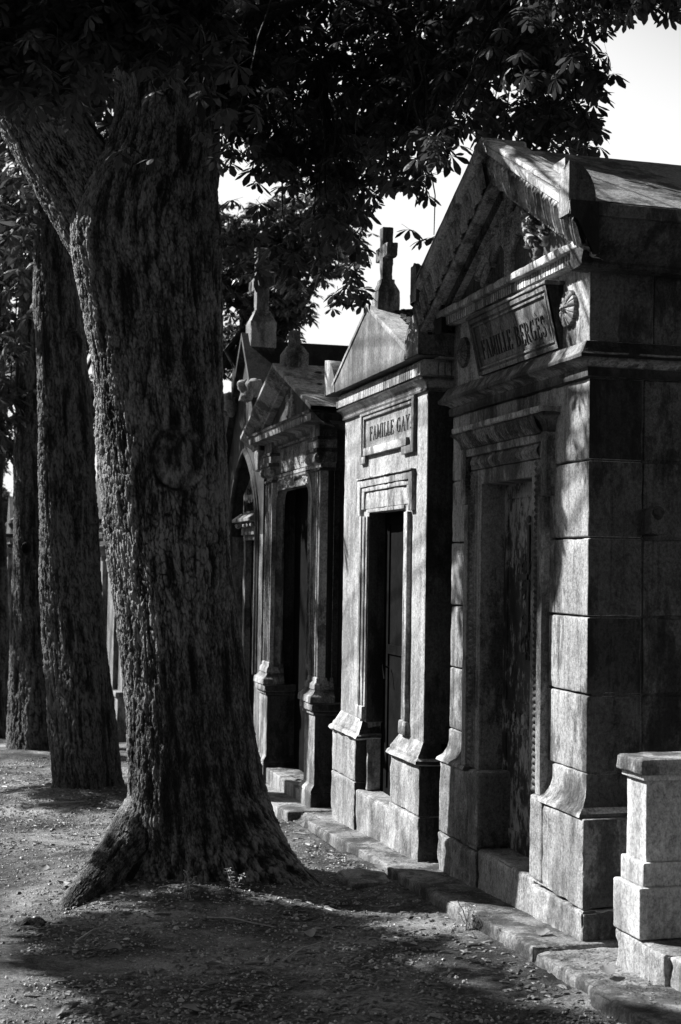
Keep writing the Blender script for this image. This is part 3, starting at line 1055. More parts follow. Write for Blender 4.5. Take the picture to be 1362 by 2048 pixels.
# ------------------------------------------------------------------ pale tomb with plain gable
def tomb_gay():
    yR, yL, yc = 8.90, 10.98, 9.95
    R = thing('mausoleum', 'pale tomb with plain triangular gable, small cross and black FAMILLE GAY. lettering', 'tomb', (4.5, yc, -1.9), 'family tombs in the row')
    fz = 2.97
    m = MB()
    m.rbox(fz, 5.9, yR, 9.353, -1.14, 1.2, sp=.05, r=.006, amp=.0025, chip=.006, seed=31)
    m.rbox(fz, 5.9, 10.257, yL, -1.14, 1.2, sp=.05, r=.006, amp=.0025, chip=.006, seed=32)
    m.rbox(fz+.001, 3.3, 9.35, 10.26, .43, 1.2, sp=.05, r=.004, amp=.002, chip=.003, seed=33)
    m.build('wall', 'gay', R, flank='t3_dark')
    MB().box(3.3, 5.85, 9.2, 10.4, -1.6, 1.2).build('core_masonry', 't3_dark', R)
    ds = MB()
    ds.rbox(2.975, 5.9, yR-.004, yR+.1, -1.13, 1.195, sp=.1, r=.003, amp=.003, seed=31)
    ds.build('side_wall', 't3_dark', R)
    pl = MB()
    prof = [(-.02, -1.12), (.0, -1.125), (.008, -1.14), (.035, -1.19), (.05, -1.21), (.052, -1.225), (.072, -1.24), (.078, -1.26), (.06, -1.272), (-.02, -1.275)]
    for y0, y1, s, sa, sb_, am in ((8.845, 9.485, 1, yR, 9.42, .006), (10.385, 11.06, 2, 10.33, yL, .014)):
        pl = MB()
        pl.sweep(prof, fz, sa, sb_, 3.09, sp=.03, seed=3, amp=am)
        pl.rbox(2.925, 3.5, y0, y1, -1.60, -1.27, sp=.03, r=.01, amp=.005, chip=.015, seed=80+s)
        pl.rbox(2.922, 3.5, y0-.002, y1+.002, -2.1, -1.604, sp=.025, r=.01, amp=.008, chip=.02, seed=90+s, freq=20)
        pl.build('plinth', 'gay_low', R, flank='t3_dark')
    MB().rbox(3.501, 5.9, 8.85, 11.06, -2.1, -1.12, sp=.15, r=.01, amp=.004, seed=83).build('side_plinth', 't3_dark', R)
    MB().rbox(2.935, 3.4, 9.485, 10.385, -2.15, -1.655, sp=.025, r=.014, amp=.007, chip=.02, seed=97, freq=20).build('doorstep', 'gay_low', R)
    # door reveal below the frame
    MB().box(3.10, 3.16, 9.3, 10.42, -1.66, .44).build('door', 'black', R)
    dp = MB()
    for y0, y1, z0, z1 in ((9.44, 9.50, -1.6, .40), (10.11, 10.17, -1.6, .40), (9.50, 10.11, -.62, -.55), (9.50, 10.11, .34, .40)):
        dp.box(3.088, 3.10, y0, y1, z0, z1)
    dp.tube([(3.08, 10.07, -.72), (3.04, 10.07, -.70), (3.04, 10.03, -.80)], .008, 6)
    dp.build('door_panelling', 'black', R, bevel=.003)
    MB().rbox(3.0, 3.5, 10.30, 10.34, -1.65, -1.13, sp=.05, r=.004, amp=.004, seed=9).build('jamb', 'gay_mould', R)
    # frame mouldings round doorway
    fr = MB()
    c = 9.81
    for s in (1, -1):
        for o0, o1, px, z0 in ((.452, .492, .012, -1.02), (.492, .552, .022, -1.02), (.552, .60, .032, -1.02)):
            a, b = sorted((c+s*o0, c+s*o1))
            fr.rbox(fz-px, fz+.05, a, b, z0, .40, sp=.1, r=.003, amp=.0008, chip=.003, seed=2)
        a, b = sorted((c+s*.452, c+s*.62))
        fr.rbox(fz-.035, fz+.05, a, b, -1.12, -1.021, sp=.04, r=.01, amp=.002, seed=4)
        a, b = sorted((c+s*.60, c+s*.678))
        fr.rbox(fz-.03, fz+.05, a, b, .405, .678, sp=.06, r=.004, amp=.001, seed=5)
    fr.rbox(fz-.012, fz+.05, c-.45, c+.45, .425, .452, sp=.1, r=.003, amp=.0008, seed=2)
    fr.rbox(fz-.028, fz+.05, c-.60, c+.60, .62, .677, sp=.06, r=.004, amp=.001, seed=5)
    fr.rbox(fz-.018, fz+.05, c-.60, c+.60, .585, .6195, sp=.06, r=.004, amp=.001, seed=6)
    for s in (1, -1):
        a, b = sorted((c+s*.53, c+s*.60))
        fr.rbox(fz-.018, fz+.05, a, b, .452, .585, sp=.06, r=.004, amp=.001, seed=6)
    fr.rbox(fz-.006, fz+.03, c-.525, c+.525, .455, .583, sp=.06, r=.003, amp=.001, seed=7)
    fr.rbox(fz-.04, fz+.05, c-.682, c+.682, .678, .69, sp=.06, r=.003, amp=.001, seed=5)
    fr.build('door_frame', 'gay_mould', R)
    # lettered panel
    pn = MB()
    y0, y1, z0, z1 = 9.125, 10.46, .80, 1.185
    for a, b, c0, d0, px in ((y0, y1, 1.165, z1, .026), (y0+.05, y1-.05, 1.138, 1.163, .016), (y0, y0+.05, z0, 1.165, .026), (y1-.05, y1, z0, 1.165, .026),
                             (y0+.05, y0+.075, z0+.10, 1.138, .016), (y1-.075, y1-.05, z0+.10, 1.138, .016),
                             (y0+.05, y0+.27, z0, z0+.055, .026), (y1-.16, y1-.05, z0, z0+.055, .026),
                             (y0+.16, y1-.11, z0+.056, z0+.115, .028)):
        pn.rbox(fz-px, fz+.04, a, b, c0, d0, sp=.08, r=.003, amp=.0008, chip=.003, seed=8)
    pnl = pn.build('name_panel', 'gay_mould', R)
    words('FAMILLE GAY.', (fz-.001, 10.26, .972), (0, -1, 0), (0, 0, 1), (-1, 0, 0), 1.02, .10, .002, 'letter', pnl, R)
    # capital mouldings and fluted frieze
    cn = MB()
    cn.sweep([(-.02, 1.18), (.0, 1.185), (.018, 1.19), (.02, 1.205), (.012, 1.21), (.03, 1.245), (.055, 1.262), (.06, 1.275), (-.02, 1.28)], fz, yR, yL, 5.9, seed=6)
    cn.rbox(fz-.045, 5.9, yR-.045, yL+.045, 1.276, 1.392, sp=.12, r=.003, amp=.001, seed=8)
    n = 46
    for i in range(n):
        y0 = yR-.04+i*(yL-yR+.08)/n
        cn.box(fz-.066, fz-.04, y0+.006, y0+(yL-yR+.08)/n-.004, 1.288, 1.372)
    for i in range(40):
        x0 = fz+i*.047
        cn.box(x0+.005, x0+.043, yR-.066, yR-.04, 1.288, 1.372)
    cn.build('cornice', 'gay_mould', R)
    # gable slab
    g = MB()
    gx = 2.85
    poly = [(8.74, 1.40), (11.17, 1.40), (11.17, 1.50), (10.93, 1.47), (9.96, 1.925), (8.99, 1.47), (8.74, 1.50)]
    g.prism_x(poly, gx, 3.04)
    g.rbox(3.0, 5.95, 8.74, 11.17, 1.392, 1.47, sp=.12, r=.008, amp=.003, seed=8)
    for s in (1, -1):
        rows = []
        for (dx, dz) in ((-.008, -.02), (-.010, .004), (.0, .012), (.19, .012), (.2, -.02)):
            rows.append([(gx+dx, 9.96+s*(.97*k), 1.925-.455*k+dz) for k in np.linspace(0, 1, 20)])
        P = np.array(rows)
        P = P+.003*np.stack([fbm(P*9+i*31, i, 3) for i in range(3)], -1)
        g.grid(P, flip=s < 0)
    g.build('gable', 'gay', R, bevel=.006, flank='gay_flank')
    rf = MB()
    for s in (1, -1):
        rows = []
        for k in np.linspace(0, 1, 20):
            rows.append([(x, 9.96+s*1.15*k, 1.915-.46*k) for x in np.arange(3.02, 5.95, .06)])
        P = np.array(rows)
        P[..., 2] += .02*fbm(P*5, 5, 4)
        rf.grid(P, flip=s < 0)
    rf.prism_x([(8.8, 1.44), (11.1, 1.44), (9.96, 1.88)], 3.03, 5.94)
    rf.build('roof', 'roof', R)
    mo = MB()
    rr = random.Random(4)
    for i in range(420):
        x = 3.05+rr.random()**1.6*1.6
        k = rr.random()
        s = -1 if rr.random() < .8 else 1
        r0 = rr.uniform(.012, .034)
        mo.blob((x, 9.96+s*1.1*k, 1.925-.45*k), r0, i, (1.3, 1.3, .7), 5, .5)
    o = mo.build('moss', 'moss', R)
    o['kind'] = 'stuff'
    for s, y0 in ((1, 8.735), (-1, 11.175)):
        a = MB()
        nx, ny = 22, 22
        u, v = np.meshgrid(np.linspace(0, 1, nx), np.linspace(0, 1, ny), indexing='ij')
        X = gx-.006+.62*u
        Y = y0+s*.30*v
        H = .27*np.sqrt(np.clip(1-(v*.98)**2, 0, 1))*np.sqrt(np.clip(1-(u*.98)**2, 0, 1))
        top = np.stack([X, Y, 1.425+H], -1)+.002*fbm(np.stack([X*14, Y*14, X*0], -1), 21, 3)[..., None]
        low = top.copy()
        low[..., 2] = 1.405
        a.grid(top, flip=s < 0)
        for sl in (np.s_[0, :], np.s_[-1, :], np.s_[:, 0], np.s_[:, -1]):
            a.grid(np.stack([top[sl], low[sl]], 0))
        a.build('acroterion', 'gay_mould', R, flank='gay_flank')
    cross_part(R, 'cross', 2.985, 9.95, 1.93, .17, .20, .085, 2.515, 2.33, .30, 't3', .10, 3)
    return R
tomb_gay()

# ------------------------------------------------------------------ tomb with fluted pilasters
def tomb_fluted():
    yR, yL, yc = 11.75, 14.02, 12.88
    R = thing('mausoleum', 'dark tomb with fluted pilasters, vine carved doorway and broken cross stub on its gable', 'tomb', (4.5, yc, -2.05), 'family tombs in the row')
    w0 = 3.04
    m = MB()
    m.rbox(w0, 3.25, 13.70, yL-.02, -2.0, 1.3, sp=.1, r=.004, amp=.002, seed=1)
    m.rbox(w0, 3.25, yR+.02, 12.28, -2.0, 1.3, sp=.1, r=.004, amp=.002, seed=2)
    m.rbox(w0+.001, 3.25, 12.27, 13.71, .82, 1.3, sp=.1, r=.004, amp=.002, seed=3)
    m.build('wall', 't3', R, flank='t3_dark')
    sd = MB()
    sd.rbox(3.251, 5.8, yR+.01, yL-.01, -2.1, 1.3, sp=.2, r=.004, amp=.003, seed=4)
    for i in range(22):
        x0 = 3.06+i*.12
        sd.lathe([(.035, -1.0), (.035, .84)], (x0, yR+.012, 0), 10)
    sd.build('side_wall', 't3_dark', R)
    # fluted pilasters
    for y0, y1 in ((11.74, 12.04), (13.66, 13.96)):
        p = MB()
        W = y1-y0
        def fl(u, v):
            k = u/W*4.5
            f = np.abs((k % 1)-.5)*2
            e = (k > .25) & (k < 4.25)
            return np.where(e, -.03*np.sqrt(np.clip(1-(f*1.2)**2, 0, 1)), 0)
        p.box(3.0, w0+.05, y0, y1, -.98, .84)
        p.relief(lambda u, v: fl(u, v)+.0, (2.962, y1, -.98), (0, -1, 0), (0, 0, 1), (-1, 0, 0), W, 1.82, 90, 6)
        p.box(2.9625, 3.0, y0, y0+.003, -.98, .84)
        p.box(2.9625, 3.0, y1-.003, y1, -.98, .84)
        p.sweep([(0, .84), (.015, .845), (.015, .865), (0, .87), (0, .90), (.03, .92), (.035, .99), (.05, 1.0), (.05, 1.03), (.03, 1.035), (.03, 1.10), (.04, 1.105), (.04, 1.13), (.02, 1.135), (.02, 1.26)], 2.965, y0, y1, 3.1, sp=.05, seed=5)
        p.sweep([(0, -.92), (.01, -.93), (.012, -.96), (.03, -.98), (.035, -1.02), (.028, -1.03), (.05, -1.06), (.075, -1.08), (.08, -1.13), (.0, -1.135)], 2.965, y0, y1, 3.1, sp=.04, seed=6)
        for yy in (y0-.01, y1+.01):       # volutes
            p.lathe([(0, -.025), (.045, -.02), (.05, 0), (.045, .02), (0, .03)], (2.945, yy, .945), 12, axis=1)
            p.lathe([(.02, -.04), (.024, 0), (.02, .045)], (2.945, yy, .945), 10, axis=1)
        p.build('pilaster', 't3', R)
        q = MB()
        q.rbox(2.895, 3.35, y0-.10, y1+.05, -1.20, -1.135, sp=.05, r=.012, amp=.003, chip=.015, seed=7)
        q.rbox(2.915, 3.33, y0-.075, y1+.03, -1.235, -1.20, sp=.06, r=.008, amp=.002, seed=8)
        q.rbox(2.935, 3.32, y0-.055, y1+.01, -1.85, -1.236, sp=.05, r=.006, amp=.002, chip=.006, seed=9)
        q.sweep([(.0, -1.82), (.005, -1.83), (.03, -1.86), (.035, -1.88), (.0, -1.885)], 2.935, y0-.055, y1+.01, 3.3, sp=.05, seed=5)
        q.rbox(2.90, 3.35, y0-.085, y1+.04, -2.2, -1.88, sp=.04, r=.01, amp=.005, chip=.01, seed=10)
        q.build('pedestal', 't3', R, flank='t3_dark')
    MB().rbox(2.93, 3.5, 11.9, 13.8, -2.25, -1.93, sp=.04, r=.012, amp=.005, chip=.015, seed=13).build('doorstep', 't3', R)
    # rounded doorway with carved vine
    fr = MB()
    cyd, hw, ztop, rc = 12.985, .665, .76, .13
    path = [(cyd+hw, -1.93)]
    path += [(cyd+hw, z) for z in np.linspace(-1.8, ztop-rc, 30)]
    path += [(cyd+hw-rc+rc*math.cos(RAD(a)), ztop-rc+rc*math.sin(RAD(a))) for a in range(10, 90, 12)]
    path += [(y, ztop) for y in np.linspace(cyd+hw-rc, cyd-hw+rc, 12)]
    path += [(cyd-hw+rc-rc*math.sin(RAD(a)), ztop-rc+rc*math.cos(RAD(a))) for a in range(10, 90, 12)]
    path += [(cyd-hw, z) for z in np.linspace(ztop-rc, -1.93, 30)]
    path = np.array(path)
    # resample
    seg = np.r_[0, np.cumsum(np.hypot(*np.diff(path, axis=0).T))]
    sN = np.linspace(0, seg[-1], 520)
    py = np.interp(sN, seg, path[:, 0])
    pz = np.interp(sN, seg, path[:, 1])
    ty = np.gradient(py)
    tz = np.gradient(pz)
    L = np.hypot(ty, tz)
    ny, nz = tz/L, -ty/L          # outward
    rows = []
    for o in np.linspace(-.012, .125, 20):
        inside = (o > .012) & (o < .095)
        P3 = np.stack([sN*22, np.full_like(sN, o*22), sN*0], -1)
        vine = .022*np.clip(fbm(P3, 6, 3)*2.2+.35, 0, 1)+.008*np.sin(sN*30+o*30)
        h = np.where(inside, .0+vine, .026)
        if o < -.008:
            h = h*0-.04
        if o > .12:
            h = h*0-.03
        rows.append(np.stack([w0-.012-h, py+ny*o, pz+nz*o], -1))
    fr.grid(np.array(rows))
    # spandrels filling round the rounded head
    for s in (1, -1):
        pl2 = [(cyd+s*(hw+.08), ztop+.07), (cyd+s*(hw+.08), ztop-rc)]
        pl2 += [(cyd+s*(hw-rc+rc*math.cos(RAD(a))), ztop-rc+rc*math.sin(RAD(a))) for a in range(0, 91, 15)]
        pl2 += [(cyd+s*(hw-rc), ztop+.07)]
        fr.prism_x(pl2, w0+.003, 3.09)
    fr.build('vine_door_frame', 'berges_orn', R)
    d = MB()
    d.box(3.21, 3.248, 12.25, 13.72, -1.95, .85)
    for y0 in (12.96,):
        d.box(3.20, 3.21, y0, y0+.04, -1.9, .8)
    d.tube([(3.2, 12.9, -.5), (3.17, 12.9, -.5), (3.17, 12.9, -.6)], .01, 6)
    d.build('door', 'black', R)
    # inscription panel
    pn = MB()
    rr = random.Random(3)
    st = []
    x = .12
    while x < 1.4:
        h = rr.uniform(.11, .15)
        st.append(([(x, .06), (x+rr.uniform(-.008, .008), .06+h)], .008, .006, .008))
        if rr.random() < .5:
            st.append(([(x, .06+h*rr.random()), (x+.04, .06+h*rr.random())], .006, .006, .007))
        x += rr.uniform(.03, .065)
    pn.relief(lambda u, v: .012+stroke_field(u, v, st)+.005*fbm(np.stack([u*45, v*45, u*0], -1), 3, 3)-.02*(np.minimum(np.minimum(u, 1.5-u), np.minimum(v, .25-v)) < .006), (w0, 13.73, .92), (0, -1, 0), (0, 0, 1), (-1, 0, 0), 1.5, .25, 260, 60)
    for a, b, c0, d0 in ((12.18, 13.78, .885, .915), (12.18, 13.78, 1.175, 1.2), (12.18, 12.21, .915, 1.175), (13.75, 13.78, .915, 1.175)):
        pn.box(w0-.03, w0+.01, a, b, c0, d0)
    pn.build('inscription_panel', 't3', R, bevel=.003)
    # cornice + pediment
    cn = MB()
    cn.sweep([(-.05, 1.19), (.02, 1.20), (.03, 1.235), (.10, 1.245), (.16, 1.25), (.165, 1.31), (.18, 1.315), (.185, 1.335), (-.05, 1.35)], 2.99, yR-.02, yL+.02, 5.8, sp=.08, seed=3)
    cn.build('cornice', 't3', R)
    rk = MB()
    A = (yc, 1.90)
    prof = [(0, -.3), (-.004, .215), (.03, .215), (.04, .20), (.07, .17), (.12, .12), (.13, .10), (.15, .09), (.155, .05), (.17, .0)]
    for B, s in (((11.37, 1.345), 1), ((14.39, 1.345), -1)):
        rk.rake(prof, A, B, 2.99, s)
    rk.build('raking_cornice', 't3', R)
    ty2 = MB()
    ty2.prism_x([(11.7, 1.33), (14.1, 1.33), (yc, 1.80)], 2.96, 3.3)
    st = []
    for k in range(26):
        a = rr.uniform(0, 6.3)
        cx0, cz0 = .6+rr.uniform(-.12, .12), .12+rr.uniform(-.10, .12)
        st.append((arc(cx0, cz0, .03, math.degrees(a), math.degrees(a)+200, 5), .018, .008, .03))
    st.append(([(.58, .0), (.56, .36)], .03, .02, .03))
    st.append(([(.66, .0), (.68, .34)], .03, .02, .03))
    ty2.relief(lambda u, v: stroke_field(u, v, st)-.004, (2.96, yc+.6, 1.36), (0, -1, 0), (0, 0, 1), (-1, 0, 0), 1.2, .40, 170, 70)
    ty2.build('tympanum', 't3', R)
    rf = MB()
    for s in (1, -1):
        rows = []
        for k in np.linspace(0, 1, 18):
            rows.append([(x, yc+s*1.50*k, 1.895-.55*k) for x in np.arange(2.80, 5.8, .07)])
        P = np.array(rows)
        P[..., 2] += .012*fbm(P*4, 5, 4)
        rf.grid(P, flip=s < 0)
    rf.build('roof', 'roof', R)
    mo = MB()
    for i in range(150):
        x = 3.3+rr.gauss(.3, .25)
        k = min(max(rr.gauss(.6, .2), .05), .95)
        mo.blob((x, yc-1.5*k, 1.90-.55*k), rr.uniform(.015, .035), i, (1.4, 1.4, .6), 5, .5)
    o = mo.build('moss', 'moss', R)
    o['kind'] = 'stuff'
    b = MB()
    cb = (2.98, 12.88)
    b.rbox(cb[0]-.115, cb[0]+.115, cb[1]-.115, cb[1]+.115, 1.80, 2.01, sp=.03, r=.02, amp=.008, chip=.03, seed=5)
    q = []
    for h, zz in ((.108, 2.003), (.062, 2.075)):
        q += [(cb[0]-h, cb[1]-h, zz), (cb[0]+h, cb[1]-h, zz), (cb[0]+h, cb[1]+h, zz), (cb[0]-h, cb[1]+h, zz)]
    b.add(q, [(0, 1, 5, 4), (1, 2, 6, 5), (2, 3, 7, 6), (3, 0, 4, 7), (4, 5, 6, 7)])
    b.rbox(cb[0]-.05, cb[0]+.05, cb[1]-.05, cb[1]+.05, 2.06, 2.22, sp=.02, r=.02, amp=.012, chip=.05, seed=6)
    b.build('broken_cross_stub', 't3', R)
    return R
tomb_fluted()
fg = MB()
fg.rbox(3.38, 3.50, 12.50, 12.62, 1.80, 1.90, sp=.02, r=.02, amp=.01, chip=.03, seed=3)
fg.rbox(3.20, 3.40, 12.52, 12.60, 1.82, 1.87, sp=.02, r=.018, amp=.012, chip=.03, seed=4)
tag(fg.build('cross_fragment', 't3', smooth=40), 'broken piece of stone cross lying on the mossy roof of the fluted tomb', 'stone fragment')

# ------------------------------------------------------------------ gothic tomb
def tomb_gothic():
    yR, yL, yc = 14.28, 16.22, 15.25
    R = thing('mausoleum', 'gothic tomb with steep gable, pointed arch and tall stone cross, seen past the fluted tomb', 'tomb', (4.5, yc, -2.15), 'family tombs in the row')
    m = MB()
    x0, x1 = 3.0, 3.16
    # wall with pointed arch opening
    hw, zs = .76, .35
    def archp(k):       # 0..1 from spring to apex
        a = RAD(64)*k
        rr = hw/(1-math.cos(RAD(64)))
        return hw-rr*(1-math.cos(a)), zs+rr*math.sin(a)*.76
    for s in (1, -1):
        for i in range(12):
            a0, a1 = archp(i/12), archp((i+1)/12)
            def top(a):
                return 2.45-abs(a)*1.22
            q = [(yc+s*a0[0], a0[1]), (yc+s*1.0, a0[1]), (yc+s*1.0, a1[1]), (yc+s*a1[0], a1[1])]
            if s < 0:
                q = q[::-1]
            m.prism_x(q, x0, x1)
        zt = archp(1)[1]
        q = [(yc, zt), (yc+s*1.0, zt), (yc+s*.97, 1.27), (yc, 2.45)]
        m.prism_x(q if s > 0 else q[::-1], x0, x1+.1)
        m.rbox(x0, x1, min(yc+s*.76, yc+s*1.0), max(yc+s*.76, yc+s*1.0), -2.0, zs, sp=.08, r=.005, amp=.002, seed=4)
        pts = [(x0-.012, yc+s*archp(k)[0], archp(k)[1]) for k in np.linspace(0, 1, 16)]
        pts = [(x0-.012, yc+s*.76, -1.1)]+pts
        m.tube(pts, .028, 8)
        m.tube([(x0-.005, yc+s*(p[1]-yc)*s*1.06, p[2]+.02) for p in pts], .016, 6)
    m.build('wall', 't4', R)
    b = MB()
    b.rbox(3.17, 5.9, yR+.01, yL-.01, -2.1, 1.0, sp=.2, r=.004, amp=.003, seed=5)
    b.build('side_wall', 't3_dark', R)
    t = MB()
    t.prism_x([(yc-.8, .4), (yc+.8, .4), (yc+.55, 1.1), (yc, 1.7), (yc-.55, 1.1)], 3.161, 3.22)
    st = []
    rr = random.Random(8)
    for k in range(34):
        st.append((arc(rr.uniform(.35, 1.1), rr.uniform(.3, .8), .05, rr.uniform(0, 360), rr.uniform(0, 360)+180, 5), .028, .012, .04))
    for s in (1, -1):
        st.append((arc(.75, .02, .62, 90, 90-s*90, 10, .85), .03, .03, .05))
        st.append((arc(.75+s*.25, .2, .22, 90-s*90, 90+s*60, 8), .02, .02, .045))
    t.relief(lambda u, v: stroke_field(u, v, st), (3.16, yc+.75, .52), (0, -1, 0), (0, 0, 1), (-1, 0, 0), 1.5, .95, 130, 90)
    t.build('tympanum', 't3_dark', R)
    g = MB()
    g.prism_x([(yc-.42, .56), (yc+.42, .56), (yc+.42, .80), (yc, 1.0), (yc-.42, .80)], 3.07, 3.17)
    pq = g.build('gabled_plaque', 't4', R)
    rr = random.Random(5)
    for z0, h, a, b2, n in ((.80, .07, -.16, .16, 5), (.62, .11, -.33, .33, 11)):
        lt = MB()
        for i in range(n):
            y = yc+a+(b2-a)*i/(n-1)
            lt.box(3.062, 3.075, y-.008, y+.008, z0, z0+h*rr.uniform(.8, 1.2))
            if i < n-1 and rr.random() < .7:
                zz = z0+h*rr.random()*.8
                lt.box(3.063, 3.075, y+.006, y+.04, zz, zz+.012)
        lt.build('worn_lettering', 'black', pq, root=R, smooth=0)
    h = MB()
    h.prism_y([(2.95, .50), (2.95, .53), (3.05, .60), (3.2, .60), (3.2, .50)], yc-.56, yc+.46)
    h.box(3.03, 3.2, yc-.50, yc+.42, .44, .50)
    for k in range(5):
        h.blob((3.0, yc-.45+k*.20, .46), .03, k, (1, 1, 1), 8, .2)
    h.box(3.05, 3.2, yc-.50, yc+.40, .36, .44)
    h.build('door_hood', 't4', R, bevel=.006)
    f = MB()
    for s in (1, -1):
        a, b2 = sorted((yc+s*.30, yc+s*.42))
        f.rbox(3.08, 3.2, a, b2, -2.0, .36, sp=.1, r=.006, amp=.002, seed=3)
    f.rbox(3.08, 3.2, yc-.42, yc+.42, .30, .362, sp=.1, r=.006, amp=.002, seed=3)
    f.build('door_frame', 't4', R)
    MB().box(3.15, 3.165, yc-.4, yc+.4, -2.0, .4).build('door', 'black', R)
    # steep roof and coping
    rf = MB()
    rf.prism_x([(yR-.02, 1.0), (yL+.02, 1.0), (yL+.02, 1.22), (yc, 2.50), (yR-.02, 1.22)], 3.25, 6.3)
    rf.build('roof', 't3_dark', R, bevel=.01)
    cp = MB()
    for s in (1, -1):
        A = np.array([yc, 2.50])
        B = np.array([yc+s*1.10, 1.15])
        t1 = (B-A)/np.linalg.norm(B-A)
        nn2 = np.array([-t1[1]*s, t1[0]*s])
        q = [A, B, B+nn2*.07, A+nn2*.07*np.array([0, 1.6])]
        cp.prism_x([tuple(p) for p in (q if s > 0 else q[::-1])], 2.93, 3.27)
        cp.rbox(2.90, 3.3, min(yc+s*.97, yc+s*1.15), max(yc+s*.97, yc+s*1.15), .98, 1.20, sp=.05, r=.02, amp=.006, seed=3)
    cp.build('gable_coping', 't4', R, bevel=.008)
    for s in (1, -1):
        MB().blob((2.91, yc+s*.62, 1.86), .12, 4+s, (1, 1, 1.1), 16, .5).build('carved_crocket', 't4', R)
    cross_part(R, 'cross', 3.15, yc, 2.50, .29, .34, .14, 3.46, 3.14, .54, 't4', .14, 9, trefoil=True)
    return R
tomb_gothic()

# ------------------------------------------------------------------ far tombs
def far_tomb(x0, yR, yL, base, wallz, apex, label, mat, urn=False):
    yc = (yR+yL)/2
    R = thing('mausoleum', label, 'tomb', (x0+1, yc, base), 'family tombs in the row')
    W = yL-yR
    m = MB()
    m.rbox(x0, x0+.2, yR, yc-.4, base-.2, wallz, sp=.12, r=.008, amp=.003, seed=2)
    m.rbox(x0, x0+.2, yc+.4, yL, base-.2, wallz, sp=.12, r=.008, amp=.003, seed=3)
    m.rbox(x0+.002, x0+.2, yc-.4, yc+.4, wallz-.7, wallz, sp=.12, r=.008, amp=.003, seed=4)
    m.rbox(x0+.202, x0+2.4, yR+.01, yL-.01, base-.2, wallz, sp=.3, r=.008, amp=.003, seed=5)
    m.build('wall', mat, R)
    MB().box(x0+.15, x0+.201, yc-.45, yc+.45, base, wallz-.6).build('door', 'black', R)
    for s in (1, -1):
        p = MB()
        a, b = sorted((yc+s*(W/2-.32), yc+s*(W/2-.02)))
        p.rbox(x0-.09, x0+.05, a, b, base+.75, wallz-.3, sp=.15, r=.01, amp=.002, seed=3)
        p.rbox(x0-.16, x0+.05, a-.05, b+.05, base-.2, base+.72, sp=.15, r=.012, amp=.003, seed=4)
        p.rbox(x0-.19, x0+.05, a-.07, b+.07, base+.70, base+.78, sp=.15, r=.012, amp=.003, seed=5)
        p.rbox(x0-.18, x0+.05, a-.05, b+.05, wallz-.3, wallz-.12, sp=.1, r=.03, amp=.01, seed=6)
        p.build('pilaster', mat, R)
    c = MB()
    c.sweep([(-.05, wallz-.13), (.1, wallz-.12), (.12, wallz-.05), (.05, wallz-.04), (.05, wallz+.10), (.14, wallz+.12), (.2, wallz+.16), (.2, wallz+.2), (-.05, wallz+.24)], x0, yR, yL, x0+2.4, sp=.15, seed=1)
    c.build('cornice', mat, R)
    g = MB()
    zc = wallz+.2
    g.prism_x([(yR-.1, zc), (yL+.1, zc), (yc, apex)], x0-.05, x0+2.4)
    g.build('gable_roof', mat, R, bevel=.01)
    for s in (1, -1):
        k = MB()
        k.lathe([(.0, 0), (.11, 0), (.09, .05), (.06, .09), (.12, .16), (.15, .25), (.12, .34), (.05, .38), (0, .40)], (x0+.05, yc+s*(W/2-.15), wallz+.22), 14)
        k.build('urn', mat, R)
    return R
far_tomb(2.42, 20.7, 24.3, -2.6, .45, 2.75, 'far stone tomb with steep gable and rounded urns, glimpsed between the two nearest trunks', 't4')
far_tomb(2.50, 24.9, 27.6, -2.75, .6, 2.1, 'distant stone tomb hidden behind the urn topped one, mostly behind the trunks', 't4')
far_tomb(2.9, 17.0, 20.1, -2.45, .2, 1.4, 'low grey tomb behind the big trunk, between the gothic tomb and the urn topped one', 't3')
far_tomb(1.28, 36.5, 39.5, -3.25, .55, 1.75, 'farthest small tomb with peaked roof at the left edge beyond the trees', 't4')

# ------------------------------------------------------------------ grave enclosure at the right
def enclosure():
    R = thing('enclosure_pillar', 'low bright stone pillar with flat cap at the right edge, before the large tomb', 'pillar', (3.1, 5.8, -1.75))
    m = MB()
    m.rbox(2.955, 3.9, 5.745, 5.935, -1.27, -.905, sp=.03, r=.005, amp=.0015, chip=.006, seed=1)
    m.build('shaft', 'pier', R)
    c = MB()
    c.rbox(2.915, 3.95, 5.715, 5.97, -.885, -.815, sp=.02, r=.012, amp=.003, chip=.012, seed=2)
    c.build('cap', 'pier_cap', R)
    MB().rbox(2.937, 3.93, 5.73, 5.952, -.912, -.884, sp=.03, r=.005, amp=.001, seed=3).build('cap_moulding', 'pier', R)
    b = MB()
    b.rbox(2.935, 3.92, 5.73, 5.952, -1.375, -1.268, sp=.03, r=.008, amp=.002, chip=.012, seed=4)
    b.rbox(2.91, 3.95, 5.712, 5.975, -1.60, -1.374, sp=.03, r=.01, amp=.003, chip=.015, seed=5)
    b.build('base', 'pier', R)
    k = MB()
    k.lathe([(0, -.035), (.022, -.03), (.03, -.012), (.03, .0), (.018, .006), (.018, .03)], (3.225, 5.73, -1.01), 14, axis=1)
    k.build('iron_knob', 'iron', R)
    E2 = MB()
    E2.rbox(2.918, 3.96, 5.50, 5.975, -2.0, -1.603, sp=.025, r=.016, amp=.007, chip=.03, seed=6, freq=18)
    E2.rbox(2.945, 3.96, 3.4, 5.51, -2.0, -1.612, sp=.03, r=.016, amp=.007, chip=.03, seed=7, freq=18)
    o = E2.build('enclosure_base', 'berges_low', smooth=40)
    tag(o, 'long low stone base under the bright pillar, running out of frame at lower right', 'stone base')
enclosure()
sb = MB()
sb.rbox(2.36, 2.655, 8.42, 8.78, -.075, .0, sp=.02, r=.02, amp=.012, chip=.04, seed=3)
V = np.concatenate(sb.V)
